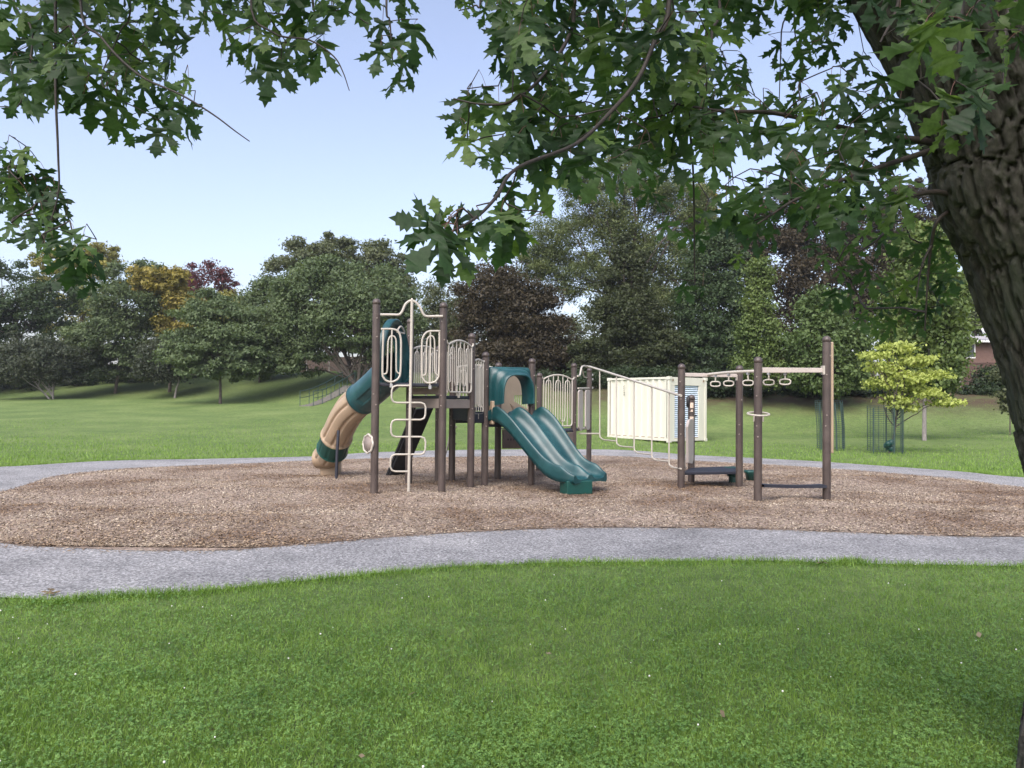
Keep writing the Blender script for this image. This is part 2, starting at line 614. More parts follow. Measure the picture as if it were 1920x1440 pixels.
near_in = [(1920, 1007), (1700, 1003), (1500, 995), (1300, 990), (1100, 990), (900, 997), (700, 1010), (560, 1022), (380, 1033), (160, 1029), (0, 1018)]
far_in = [(0, 922), (100, 894), (200, 882), (300, 876), (500, 868), (640, 862), (800, 858), (1000, 856), (1150, 856), (1300, 864), (1450, 872), (1600, 882), (1700, 890), (1800, 899), (1920, 915)]
near_out = [(1920, 1060), (1600, 1056), (1400, 1051), (1200, 1053), (1000, 1056), (800, 1066), (600, 1086), (400, 1106), (200, 1117), (0, 1120)]
far_out = [(0, 875), (200, 864), (400, 860), (600, 855), (700, 848), (900, 843), (1150, 843), (1300, 853), (1500, 863), (1650, 873), (1800, 884), (1920, 895)]
mulch_loop = ground_line(near_in) + [np.array(p) for p in ((-6.9, 9.0), (-8.2, 10.2), (-9.0, 11.8))] + ground_line(far_in) + [np.array(p) for p in ((10.6, 12.6), (10.2, 10.6), (8.6, 9.5))]
outer_loop = ground_line(near_out) + [np.array(p) for p in ((-7.5, 7.0), (-11.5, 9.5), (-13.6, 13.5), (-13.4, 16.8))] + ground_line(far_out) + [np.array(p) for p in ((13.8, 14.6), (14.2, 11.5), (11.5, 8.9), (8, 7.8))]
mulch_loop = rough_edge(catmull(mulch_loop, 26, True), .035, 3.1)
outer_loop = rough_edge(catmull(outer_loop, 26, True), .03, 8.7)
MUL, OUT = np.array(mulch_loop), np.array(outer_loop)


def spaced(a, n, p):
    t = np.linspace(-1, 1, n)
    return a * np.sign(t) * np.abs(t) ** p


gx = spaced(420, 221, 2.6)
gy = np.concatenate([np.linspace(-30, 20, 30), np.linspace(21, 95, 110), np.array([100, 110, 125, 150, 200, 300, 420, 600])])
X, Y = np.meshgrid(gx, gy)
Z = terrain(X, Y)
rz = np.vectorize(lambda x, y: noise.noise(Vector((x * .13, y * .13, 1.7))))(X, Y)
Z = Z + np.where(Y > 28, rz * .12, 0)
V = np.stack([X, Y, Z - .012], -1).reshape(-1, 3)
nx_, ny_ = len(gx), len(gy)
ii = np.arange(nx_ * ny_).reshape(ny_, nx_)
Fq = np.stack([ii[:-1, :-1], ii[:-1, 1:], ii[1:, 1:], ii[1:, :-1]], -1).reshape(-1, 4)
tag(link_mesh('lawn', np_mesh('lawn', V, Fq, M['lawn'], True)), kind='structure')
sheet('path', outer_loop, .0, M['path'])


def mulch_z(x, y):
    v = noise.noise(Vector((x * .5, y * .5, 4))) * .5 + noise.noise(Vector((x * 1.6, y * 1.6, 9))) * .22 + .3
    for hx, hy, hr in ((1.15, 12.6, .55), (-3.9, 15.7, .5), (.0, 14.2, .6), (5.02, 12.2, .3), (3.9, 12.2, .3), (-2.3, 12.9, .28), (-1.18, 12.95, .28)):
        v -= .55 * math.exp(-((x - hx) ** 2 + (y - hy) ** 2) / hr ** 2)
    return .012 + .12 * max(0, v)


# mulch bed: fine grid inside the loop plus the outline sheet underneath
sheet('mulch_base', mulch_loop, .004, M['mulch'])
mx = np.arange(-9.8, 11.2, .14); my = np.arange(8, 23.5, .14)
X, Y = np.meshgrid(mx, my)
ins = pip(MUL, X.ravel(), Y.ravel()).reshape(X.shape)
Zm = np.vectorize(mulch_z)(X, Y)
idx = np.arange(X.size).reshape(X.shape)
q = ins[:-1, :-1] & ins[1:, :-1] & ins[:-1, 1:] & ins[1:, 1:]
Fq = np.stack([idx[:-1, :-1][q], idx[:-1, 1:][q], idx[1:, 1:][q], idx[1:, :-1][q]], -1)
# flatten the rim so the mound runs out at the path
edge_d = np.full(X.size, 9.0)
P2 = np.stack([X.ravel(), Y.ravel()], -1)
for k in range(0, len(MUL), 3):
    edge_d = np.minimum(edge_d, np.hypot(P2[:, 0] - MUL[k, 0], P2[:, 1] - MUL[k, 1]))
fade = sstep((edge_d - .15) / .8).reshape(X.shape)
Zm = .010 + (Zm - .010) * fade
ZM_GRID = Zm
tag(link_mesh('mulch_bed', np_mesh('mulch_bed', np.stack([X, Y, Zm], -1).reshape(-1, 3), Fq, M['mulch'], True)), kind='structure')


def mz_at(x, y):
    i = np.clip(((x - mx[0]) / .14).astype(int), 0, len(mx) - 2)
    j = np.clip(((y - my[0]) / .14).astype(int), 0, len(my) - 2)
    fx = np.clip((x - mx[i]) / .14, 0, 1); fy = np.clip((y - my[j]) / .14, 0, 1)
    return (ZM_GRID[j, i] * (1 - fx) * (1 - fy) + ZM_GRID[j, i + 1] * fx * (1 - fy)
            + ZM_GRID[j + 1, i] * (1 - fx) * fy + ZM_GRID[j + 1, i + 1] * fx * fy)


def quads_from_frames(c, u, w):
    """(n,3) centres with half axes u, w -> flat quads"""
    V = np.stack([c - u - w, c + u - w, c + u + w, c - u + w], 1).reshape(-1, 3)
    Fq = np.arange(len(V)).reshape(-1, 4)
    return V, Fq


def unit(a):
    return a / (np.linalg.norm(a, axis=-1, keepdims=True) + 1e-12)


# wood chips, denser towards the camera
n = 340000
cx = rng.uniform(-9.8, 11.2, n); cy = 8 + 15.5 * rng.random(n) ** 1.5
ok = pip(MUL, cx, cy)
cx, cy = cx[ok], cy[ok]
n = len(cx)
c = np.stack([cx, cy, mz_at(cx, cy) + rng.uniform(.002, .014, n)], -1)
th = rng.uniform(0, 2 * np.pi, n)
u = np.stack([np.cos(th), np.sin(th), rng.normal(0, .28, n)], -1)
w = np.stack([-np.sin(th), np.cos(th), rng.normal(0, .38, n)], -1)
L = rng.uniform(.004, .012, n) * (1 + .5 * (rng.random(n) > .93)); W = rng.uniform(.0035, .009, n)
V, Fq = quads_from_frames(c, unit(u) * L[:, None], unit(w) * W[:, None])
tag(link_mesh('wood_chips', np_mesh('wood_chips', V, Fq, M['chip'])), 'loose brown wood chips covering the playground bed', 'wood chips', kind='stuff')
# chips strayed onto the path beside the bed
sel = rng.integers(0, len(MUL), 2600)
off = np.abs(rng.normal(0, .10, 2600))
cen = np.array((0.5, 14.0))
base = MUL[sel]; dirv = unit(base - cen)
p = base + dirv * off[:, None] + rng.normal(0, .03, (2600, 2))
th = rng.uniform(0, 6.28, 2600)
c = np.stack([p[:, 0], p[:, 1], np.full(2600, .007)], -1)
u = np.stack([np.cos(th), np.sin(th), rng.normal(0, .1, 2600)], -1); w = np.stack([-np.sin(th), np.cos(th), rng.normal(0, .1, 2600)], -1)
V, Fq = quads_from_frames(c, u * rng.uniform(.007, .02, 2600)[:, None], w * rng.uniform(.003, .008, 2600)[:, None])
tag(link_mesh('strayed_chips', np_mesh('strayed_chips', V, Fq, M['chip'])), 'wood chips strayed from the bed onto the path edge', 'wood chips', kind='stuff')

# ------------------------------------------------------------------ grass blades, clover
M['blade'] = leaf_mat('grass_blade', (.066, .150, .022), (.285, .43, .090), .3, .5, (1.2, 1.2, .5), .35, 3.6)
M['clover'] = leaf_mat('clover_leaf', (.058, .145, .028), (.215, .36, .090), .25, .5, (1.1, 1.2, .5), .35, 3.6)
M['flower'] = simple('white_clover_flower', (.75, .75, .68), .7, .1, 40)


def scatter_lawn(n, y0, y1, spread, power=1.6):
    """points on the lawn, thinning out with distance from y0"""
    t = rng.random(n)
    a, b = y0 ** (1 - power), y1 ** (1 - power)
    y = (a + (b - a) * t) ** (1 / (1 - power))
    x = rng.uniform(-1, 1, n) * (spread * y + .6)
    ok = ~pip(OUT, x, y)
    return x[ok], y[ok]


def clump(x, y, s, seed):
    """smooth pseudo-random field"""
    return (np.sin(x * s + seed) * np.cos(y * s * 1.13 - seed * 2) + np.sin(x * s * 2.3 - y * s * 1.7 + seed) * .6
            + np.sin(y * s * 3.1 + x * s * .7 + 2 * seed) * .4) / 2


def blades(name, x, y, h, wd, mat, label, seed=1, lean=.55):
    n = len(x)
    z = terrain(x, y)
    th = rng.uniform(0, 2 * np.pi, n)
    side = np.stack([np.cos(th), np.sin(th), np.zeros(n)], -1)
    ld = rng.uniform(0, 2 * np.pi, n)
    hh = h * rng.uniform(.5, 1.25, n) * (1 + .35 * clump(x, y, 2.1, seed))
    ln = np.abs(rng.normal(0, lean, n)) * hh
    base = np.stack([x, y, z - .006], -1)
    tip = base + np.stack([np.cos(ld) * ln, np.sin(ld) * ln, hh], -1)
    w = (wd * rng.uniform(.7, 1.3, n))[:, None]
    V = np.stack([base - side * w, base + side * w, tip + side * w * .3, tip - side * w * .3], 1).reshape(-1, 3)
    Fq = np.arange(len(V)).reshape(-1, 4)
    o = link_mesh(name, np_mesh(name, V, Fq, mat))
    tag(o, label, 'grass', kind='stuff')


x, y = scatter_lawn(280000, 2.5, 9.2, .78)
blades('grass', x, y, .033, .0021, M['blade'], 'short mown grass blades of the near lawn', 1, .8)
x, y = scatter_lawn(95000, 16.5, 40, .85, 2.2)
blades('grass', x, y, .06, .007, M['blade'], 'short mown grass beyond the far side of the path', 3)
# tufts leaning over the edge of the near path
k = 26000
sel = rng.integers(0, len(OUT), k)
q = OUT[sel] + unit(OUT[sel] - np.array((.5, 13.))) * np.abs(rng.normal(.03, .07, k))[:, None] + rng.normal(0, .05, (k, 2))
x, y = q[:, 0], q[:, 1]
ok = ~pip(OUT, x, y); x, y = x[ok], y[ok]
blades('grass', x, y, .055, .003, M['blade'], 'longer grass fringe along the edge of the path', 5, .9)
# tuft growing out of the path edge
tx, ty = G0(1590, 1056)[:2]
k = 420
blades('grass', tx + rng.normal(0, .10, k), ty + rng.normal(0, .04, k), .06, .003, M['blade'], 'tuft of longer grass growing into the path edge', 5, .9)

# clover
x, y = scatter_lawn(120000, 2.5, 8.6, .78, 1.9)
keep = rng.random(len(x)) < np.clip((.6 + .6 * clump(x, y, 1.6, 4.2)), .22, 1)
x, y = x[keep], y[keep]
n = len(x)
hz_ = rng.uniform(.018, .045, n)
cen = np.stack([x, y, terrain(x, y) + hz_], -1)
R_ = rng.uniform(.0035, .0072, n)
nr = unit(np.stack([rng.normal(0, .35, n), rng.normal(0, .35, n), np.ones(n)], -1))
a0 = unit(np.cross(nr, np.stack([np.cos(rng.uniform(0, 6.28, n)), np.sin(rng.uniform(0, 6.28, n)), np.zeros(n)], -1)))
VV = []
for kk in range(3):
    ang = kk * 2.094
    d = a0 * math.cos(ang) + np.cross(nr, a0) * math.sin(ang)
    s = np.cross(nr, d)
    dd = unit(d + nr * rng.normal(0, .3, (n, 1)))
    r = R_[:, None]
    VV.append(np.stack([cen, cen + dd * r * 1.0 + s * r * .78, cen + dd * r * 1.75, cen + dd * r * 1.0 - s * r * .78], 1))
V = np.concatenate(VV).reshape(-1, 3)
tag(link_mesh('clover', np_mesh('clover', V, np.arange(len(V)).reshape(-1, 4), M['clover'])), 'patches of low round-leaved clover in the near lawn', 'clover', kind='stuff')
x, y = scatter_lawn(95, 2.7, 8.2, .75)
fl = MB()
for a, b in zip(x, y):
    r = random.uniform(.003, .007)
    c = np.array((a, b, random.uniform(.03, .055)))
    fl.lathe(c, [(.0, -r), (r * .9, -r * .3), (r * .8, r * .5), (0, r)], 6)
o = fl.build('clover_flowers', M['flower'])
tag(o, 'small white clover flowers dotted over the near lawn', 'flowers', kind='stuff')
# a few dry fallen leaves
M['dry'] = leaf_mat('dry_leaf', (.10, .07, .035), (.36, .30, .2), .15, .7)
x, y = scatter_lawn(22, 2.8, 8.2, .72)
n = len(x)
c = np.stack([x, y, np.full(n, .045)], -1)
th = rng.uniform(0, 6.28, n)
u = np.stack([np.cos(th), np.sin(th), rng.normal(0, .3, n)], -1); w = np.stack([-np.sin(th), np.cos(th), rng.normal(0, .3, n)], -1)
V, Fq = quads_from_frames(c, u * rng.uniform(.010, .022, n)[:, None], w * rng.uniform(.006, .013, n)[:, None])
tag(link_mesh('fallen_leaves', np_mesh('fallen_leaves', V, Fq, M['dry'])), 'dry fallen leaf scraps scattered in the near grass', 'leaves', kind='stuff')

# ------------------------------------------------------------------ play structure
PR = .0635
play = thing('play_structure', G0(900, 905), 'brown post playground climbing structure with teal slides and overhead rings on the wood chip bed', 'playground')


def mzz(p):
    return float(mz_at(np.array([p[0]]), np.array([p[1]]))[0])


def zat(px, py, p):
    """height of photo pixel (px,py) at the ground distance of point p"""
    return at(px, py, p[1])[2]


PB = {}          # post base points
PT = {}
posts = dict(P1=(701.5, 926, 708, 560), P2=(828, 924, 835, 567), P3=(766, 908, 771, 597), P4=(821, 900, 822, 648),
             P5=(882, 914.5, 886, 625), P6=(908.5, 909.5, 911, 660), P7=(847, 899.5, 852, 668), P8=(933, 897, 935, 680),
             P9=(996, 906.5, 998, 672), P10=(1010, 884, 1013, 699), P11=(1075, 880, 1077, 681), P12=(1104, 867, 1107, 690),
             R1=(1277, 916, 1279, 682), R2=(1296, 905.5, 1298, 740), R3=(1386, 914, 1385, 685), R4=(1421, 936, 1421, 669),
             R5=(1550, 935, 1549, 630))
for k, (bx, by, tx, ty) in posts.items():
    b = G0(bx, by, .04)
    top = zat(tx, ty, b)
    PB[k] = np.array((b[0], b[1], 0)); PT[k] = top
    m = MB()
    m.lathe((b[0], b[1], 0), [(PR, -.25), (PR, .3), (PR, top * .5), (PR, top - .085)], 20)
    o = m.build('post', M['post'], play)
    m = MB()
    h0 = top - .085
    m.lathe((b[0], b[1], 0), [(PR, h0 - .01), (PR + .0035, h0 - .01), (PR + .0035, h0 + .025)] +
            [((PR + .0035) * math.cos(a), h0 + .025 + .062 * math.sin(a)) for a in np.linspace(.1, math.pi / 2, 8)], 20)
    m.build('post_cap', M['post'], o)


POST_OBJ = [o for o in bpy.data.objects if o.name.split('.')[0] == 'post' and o.parent == play]
for k, o in zip(posts, POST_OBJ):
    b, top = PB[k], PT[k]
    for zz in (top - .32, top - .62, top * .5 + .05, top * .5 - .12):
        if top < 1.7: continue
        a = random.choice((-2.2, -1.9, -1.2, -.9))
        dirn = np.array((math.cos(a), math.sin(a), 0))
        MB().lathe(np.array((b[0], b[1], zz)) + dirn * (PR - .002), [(.013, 0), (.013, .006), (.008, .011), (0, .012)], 8, dirn).build('bolt', M['taupe'], o)


def plane_fn(A, B, off=0.0):
    """photo pixel -> point on the upright plane through ground points A and B (shifted off metres towards the camera)"""
    d = B - A; d = d / np.linalg.norm(d)
    nrm = np.array((d[1], -d[0], 0))
    if nrm[1] > 0: nrm = -nrm
    A2 = A + nrm * off

    def f(px, py):
        v = ray(px, py)
        t = np.dot(A2 - CAMP, nrm) / np.dot(v, nrm)
        return CAMP + v * t
    f.n = nrm; f.d = d
    return f


def sz(A, B, s, z, off=0.0):
    d = B - A
    nrm = np.array((d[1], -d[0], 0)); nrm = nrm / np.linalg.norm(nrm)
    if nrm[1] > 0: nrm = -nrm
    p = A + d * s + nrm * off
    return np.array((p[0], p[1], z))


ZA, ZB, ZC, ZD = 1.83, 1.63, 1.24, .93


def deck(keys, z, name='deck', inset=0, mat='navy', th=.055):
    P = [np.array((PB[k][0], PB[k][1], z)) if isinstance(k, str) else np.array((k[0], k[1], z)) for k in keys]
    m = MB()
    m.prism([p - np.array((0, 0, th)) for p in P], (0, 0, th))
    return m.build(name, M[mat], play, bevel=.012)


def fascia(a, b, z0, z1, mat='taupe', inset=.05, name='deck_riser'):
    A, B = PB[a], PB[b]
    d = (B - A) / np.linalg.norm(B - A)
    m = MB()
    m.box(((A + B) / 2) + np.array((0, 0, (z0 + z1) / 2)), np.linalg.norm(B - A) - 2 * inset - .03, .03, z1 - z0, d)
    return m.build(name, M[mat], play, bevel=.006)


deck(['P1', 'P2', 'P3'], ZA)
deck(['P2', 'P5', 'P7', 'P4', 'P3'], ZB)
deck(['P6', 'P9', 'P10', 'P8'], ZC)
deck(['P9', 'P11', 'P12', 'P10'], ZD)
deck(['P5', 'P6', 'P8', 'P7'], 1.43, 'step_deck')
fascia('P2', 'P3', ZB + .02, ZA - .06)
fascia('P2', 'P3', ZB - .21, ZB - .05)
fascia('P2', 'P5', ZB - .21, ZB - .06)
fascia('P5', 'P7', ZC - .05, ZB - .1, 'navy', name='step_riser')
fascia('P5', 'P6', ZC - .08, 1.36, 'navy', name='step_riser')
fascia('P6', 'P9', ZC - .16, ZC - .06, 'navy', name='deck_riser')
fascia('P9', 'P11', ZD - .30, ZD - .06, 'tan_dark', name='deck_riser')
fascia('P7', 'P8', ZC - .12, ZC - .02, 'navy', name='step_riser')


def arch_panel(a, b, z0, z1, rise=.10, r=.014, n_loop=3, off=0.0, inset=.085, clamp=True, loop_z=(.13, .16)):
    """guard panel: arched top rail, rounded bottom, straight bars and a serpentine tube"""
    A, B = PB[a].copy(), PB[b].copy()
    d = (B - A); Ln = np.linalg.norm(d); d /= Ln
    A = A + d * inset; B = B - d * inset; Ln -= 2 * inset
    P = lambda s, z: sz(A, B, s, z, off)
    fr = MB()
    arch = lambda s: z1 + rise * (1 - (2 * s - 1) ** 2)
    top = [P(s, arch(s)) for s in np.linspace(0, 1, 15)]
    c = .06 / Ln
    loop = [P(0, arch(0)), P(0, z0 + .06), P(c * .3, z0 + .018), P(c, z0)] + [P(1 - c, z0), P(1 - c * .3, z0 + .018), P(1, z0 + .06), P(1, arch(1))]
    fr.tube(top, r * 1.25, 8)
    fr.tube(loop, r * 1.15, 8)
    fr.tube([P(0, arch(0)), P(-.6 * inset / Ln, arch(0) + .035), P(-.6 * inset / Ln, arch(0) + .07)], r * 1.3, 6)
    fr.tube([P(1, arch(1)), P(1 + .6 * inset / Ln, arch(1) + .035), P(1 + .6 * inset / Ln, arch(1) + .07)], r * 1.3, 6)
    if clamp:
        fr.box(P(.45, z0 - .045), .03, .03, .09, d)
    o = fr.build('guard_panel', M['beige'], play)
    pit = 1 / (2 * n_loop)
    for k in range(1, 2 * n_loop):
        s = k * pit
        MB().tube([P(s, z0), P(s, arch(s))], r * .9, 6).build('bar', M['beige'], o)
    zt, zb = z1 - loop_z[0] + rise * .5, z0 + loop_z[1]
    hw = pit / 2
    pts = [P(0, zb - .012)]
    rr = hw * Ln * .9
    for k in range(2 * n_loop):
        s = (k + .5) * pit
        up = k % 2 == 0
        zz = (zb, zt) if up else (zt, zb)
        pts += [P(s, zz[0] + (.02 if up else -.02)), P(s, zz[1] - (.02 if up else -.02))]
        if k < 2 * n_loop - 1:
            s2 = (k + 1) * pit
            sg = 1 if up else -1
            pts += [P(s + hw * .3, zz[1] + sg * rr * .75), P(s2, zz[1] + sg * rr), P(s2 + hw * .7, zz[1] + sg * rr * .75)]
    pts.append(P(1, zb - .012))
    MB().tube(pts, r * .9, 6).build('serpentine_bar', M['beige'], o)
    return o


arch_panel('P2', 'P5', ZB + .06, zat(862, 640, (PB['P2'] + PB['P5']) / 2) - .08, .09, off=.05)
arch_panel('P7', 'P4', ZB + .06, ZB + .78, .06)
arch_panel('P4', 'P3', ZB + .06, ZB + .85, .07)
arch_panel('P10', 'P11', ZD + .08, zat(1045, 703, (PB['P10'] + PB['P11']) / 2) - .1, .10, off=.04)
arch_panel('P5', 'P6', ZC + .08, ZC + 1.0, .04, n_loop=2)
arch_panel('P7', 'P8', ZC + .08, ZC + .95, .05)

# half panels on the tall deck: horn shaped loops
F12 = plane_fn(PB['P1'], PB['P2'], .02)


def horn(px, name='horn_panel'):
    """px: list of dicts of pixel polylines on the front plane"""
    m = MB()
    for pts, r in px:
        m.tube([F12(*p) for p in catmull([np.array(q, float) for q in pts], 5)], r, 8)
    return m.build(name, M['beige'], play)


h = horn([([(714, 617), (735, 617), (746, 621), (751, 632), (752, 650), (751, 695), (748, 708), (741, 714), (733, 716), (725, 714), (719, 708), (717, 697), (718, 650), (719, 618)], .017),
          ([(718, 701), (722, 701), (726, 695), (727, 660), (728, 640), (731, 632), (736, 630), (741, 633), (743, 645), (743, 690), (745, 698), (750, 701)], .013),
          ([(735, 618), (734, 660), (733, 720)], .014)])
MB().box(F12(733.5, 723), .045, .05, .06, F12.d).build('clamp', M['steel'], h)
h = horn([([(830, 621), (806, 621), (797, 626), (792, 636), (791, 650), (791, 698), (793, 710), (799, 717), (806, 718), (815, 716), (821, 709), (823, 698), (824, 650), (824, 623)], .017),
          ([(792, 704), (796, 703), (799, 697), (800, 650), (801, 638), (804, 632), (809, 630), (813, 633), (815, 645), (815, 690), (817, 700), (822, 704)], .013),
          ([(807, 621), (807, 665), (806, 722)], .014)])
MB().box(F12(806, 726), .045, .05, .06, F12.d).build('clamp', M['steel'], h)

# loop climber on the front of the tall deck
F12b = plane_fn(PB['P1'], PB['P2'], .10)
m = MB()
m.tube([F12b(772.5, 562), F12b(771, 650), F12b(766, 932)], .024, 10)
m.tube([F12b(772.5, 563), F12b(772.3, 559)], [.024, .012], 10)
lc = m.build('loop_climber', M['beige'], play)
lp = [(723, 755, -35), (755, 787, 29), (787, 819, -35), (819, 852, 30), (852, 884, -35)]
for y0, y1, w in lp:
    xc = lambda y: 772.5 + (766 - 772.5) * (y - 562) / (932 - 562)
    sg = 1 if w > 0 else -1
    a = abs(w)
    pts = [(xc(y0), y0)] + [(xc(y0) + sg * (a - 9), y0), (xc(y0) + sg * (a - 2.5), y0 + 2.5), (xc(y0) + sg * a, y0 + 9),
           (xc(y1) + sg * a, y1 - 9), (xc(y1) + sg * (a - 2.5), y1 - 2.5), (xc(y1) + sg * (a - 9), y1), (xc(y1), y1)]
    MB().tube([F12b(*p) for p in pts], .0155, 8).build('rung_loop', M['beige'], lc)
arch = catmull([np.array(p, float) for p in [(713, 590), (735, 590), (748, 590), (754, 584), (760, 571), (767, 565), (773, 564), (780, 567), (788, 577), (794, 589), (800, 593), (815, 593), (830, 593)]], 4)
MB().tube([F12b(*p) for p in arch], .021, 8).build('arch_bar', M['beige'], play)

# steering wheel toy on the left post
c = np.array((PB['P1'][0], PB['P1'][1], 0)); c[2] = zat(690, 832, PB['P1'])
c0 = at(690, 832, PB['P1'][1] + .02)
axw = unit(np.array((-.75, -.66, .05)))
wu = unit(np.cross(axw, np.array((0, 0, 1.0)))); wv = np.cross(wu, axw)
m = MB()
ring = [c0 + .145 * (1 + .045 * math.cos(8 * t)) * (math.cos(t) * wu + math.sin(t) * wv) for t in np.linspace(0, 2 * math.pi, 65)]
m.tube(ring, .018, 8, caps=False)
wh = m.build('play_wheel', M['beige'], play)
MB().lathe(c0, [(0, -.01), (.125, -.008), (.125, .008), (.02, .012), (0, .02)], 24, axw).build('wheel_disc', M['taupe'], wh)
MB().tube([c0 - axw * .01, np.array((PB['P1'][0], PB['P1'][1], c0[2]))], .02, 8).build('axle', M['black'], wh)

# ------------------------------------------------------------------ tube slide
path = [np.array(p) for p in (at(744, 690, 13.45), at(724, 706, 13.7), at(702, 727, 13.98), at(682, 744, 14.25), at(661, 763, 14.5), at(646, 785, 14.78), at(635, 808, 15.02), at(628, 828, 15.25), at(622, 845, 15.45), at(617, 852, 15.6))]
path = catmull(path, 8)
ln = np.cumsum([0] + [np.linalg.norm(path[i + 1] - path[i]) for i in range(len(path) - 1)])
Rt = .295


def tube_section(s0, s1, mat, name, rfun, nseg=168, nl=26, parent=play):
    rows = []
    for s in np.linspace(s0, s1, nl):
        L = s * ln[-1]
        i = min(np.searchsorted(ln, L), len(ln) - 1); i = max(i, 1)
        f = (L - ln[i - 1]) / (ln[i] - ln[i - 1])
        p = path[i - 1] * (1 - f) + path[i] * f
        j0, j1 = max(i - 4, 0), min(i + 3, len(path) - 1)
        t = unit(path[j1] - path[j0])
        uu = unit(np.cross(t, np.array((0, 0, 1.0)))); vv = np.cross(uu, t)
        rows.append([p + rfun((s - s0) / (s1 - s0), a) * (math.cos(a) * uu + math.sin(a) * vv) for a in np.linspace(0, 2 * math.pi, nseg, endpoint=False)])
    m = MB().grid(rows, closed=True)
    return m.build(name, M[mat], parent)


def ribs(s, a, amp=.036):
    r = Rt
    fl = min(1, min(s, 1 - s) / .08)
    g = 0
    for a0, w in ((.15, .09), (-.55, .09), (-1.25, .09), (2.6, .09), (3.4, .09), (4.2, .09)):
        dd = (a - a0 + math.pi) % (2 * math.pi) - math.pi
        g -= amp * math.exp(-(dd / w) ** 2)
    r += g * fl
    # pointed pockets near the joints
    for sc, ac in ((.12, .9), (.86, 1.0), (.12, 2.0), (.86, 2.0)):
        dd = (a - ac + math.pi) % (2 * math.pi) - math.pi
        q = abs(s - sc) / .13 + abs(dd) / .33
        if q < 1: r -= .035 * min(1, (1 - q) * 3)
    if s < .03 or s > .97: r += .022
    return r


ts = MB()
tube = tube_section(.40, .80, 'tan', 'tube_slide', ribs, nl=72)
tube['label'] = 'enclosed tan and teal tube slide'


def plain(s, a):
    r = Rt + .004
    if s < .05 or s > .95: r += .018
    r -= .010 * (abs((a * 10 / 6.283) % 1 - .5) < .12) * (0.1 < s < .9)
    return r


tube_section(.0, .398, 'teal', 'upper_elbow', lambda s, a: Rt + (.018 if s > .95 else 0) - .03 * (abs((a - 3.6) % 6.283) < .5) * (.45 < s < .8), nl=40, parent=tube)
tube_section(.802, .925, 'green', 'joint_band', plain, nl=20, parent=tube)
tube_section(.927, 1.0, 'tan', 'lower_elbow', lambda s, a: ribs(.5 + s * .4, a, .02) - .02 * s, nl=16, parent=tube)
# exit chute turning away to the left and its foot box
end = path[-1]
m = MB()
rows = []
for k, (dx, dy, dz, rr) in enumerate(((0, 0, 0, .285), (-.03, .05, -.05, .285), (-.09, .09, -.07, .28), (-.18, .13, -.08, .265), (-.23, .15, -.08, .28), (-.24, .155, -.08, .24), (-.15, .12, -.07, .23))):
    t = unit(np.array((-1.0 * min(1, k / 3), .35, -.9 * max(0, 1 - k / 3))))
    uu = unit(np.cross(t, np.array((.2, 1.0, .1)))); vv = np.cross(uu, t)
    rows.append([end + np.array((dx, dy, dz)) + rr * (math.cos(a) * uu + math.sin(a) * vv) * np.array((1, 1, .8)) for a in np.linspace(0, 2 * math.pi, 40, endpoint=False)])
m.grid(rows, closed=True)
m.build('exit_chute', M['tan'], tube)
fb = G0(616, 889, .03)
m = MB()
w2 = .205
sh = []
for a in np.linspace(0, 2 * math.pi, 24, endpoint=False):
    cx_, cy_ = math.cos(a), math.sin(a)
    sh.append((w2 * math.copysign(abs(cx_) ** .45, cx_), .2 * math.copysign(abs(cy_) ** .45, cy_)))
rows = [[np.array((fb[0] + x_ * sc, fb[1] + .18 + y_ * sc, z_)) for x_, y_ in sh] for z_, sc in ((.012, .93), (.03, .97), (.2, .98), (.42, 1.0), (.42, .2))]
m.grid(rows, closed=True)
m.build('exit_foot', M['tan'], tube)
sp = G0(630, 904, .03)
MB().tube([np.array((sp[0], sp[1], -.1)), np.array((sp[0] + .01, sp[1] + .02, .62)), np.array((sp[0] + .02, sp[1] + .06, .98))], .028, 10).build('support_leg', M['navy'], tube)

# entrance hood of the tube slide: oval arch between the left posts
A, B = PB['P1'].copy(), PB['P3'].copy()
Fh = plane_fn(A, B, 0)
ctr_top = Fh(741, 598)
zb_, zt_ = ZA + .02, ctr_top[2]
ctr = Fh(741, 660); ctr[2] = 0
hd = unit(B - A); hn = np.cross(hd, np.array((0, 0, 1.0)))
hn = hn if hn[0] < 0 else -hn
HW = .5 * np.linalg.norm(Fh(768, 690)[:2] - Fh(714, 690)[:2])


def arch_curve(hw, zt, off, zb, n=40, ex=2.0):
    out = []
    for a in np.linspace(0, math.pi, n):
        x_ = -hw * math.copysign(abs(math.cos(a)) ** (2 / ex), math.cos(a))
        z_ = zb + (zt - zb) * (math.sin(a) ** (2 / ex))
        out.append(ctr + hd * x_ + np.array((0, 0, z_)) + hn * off)
    return out


def straight_arch(hw, zt, off, zb, n=40):
    """upright sides with a round top"""
    out = [ctr + hd * -hw + np.array((0, 0, z_)) + hn * off for z_ in np.linspace(zb, zt - hw * 1.5, 10)]
    for a in np.linspace(0, math.pi, n)[1:-1]:
        out.append(ctr + hd * (-hw * math.cos(a)) + np.array((0, 0, zt - hw * 1.5 + hw * 1.5 * math.sin(a))) + hn * off)
    out += [ctr + hd * hw + np.array((0, 0, z_)) + hn * off for z_ in np.linspace(zt - hw * 1.5, zb, 10)]
    return out


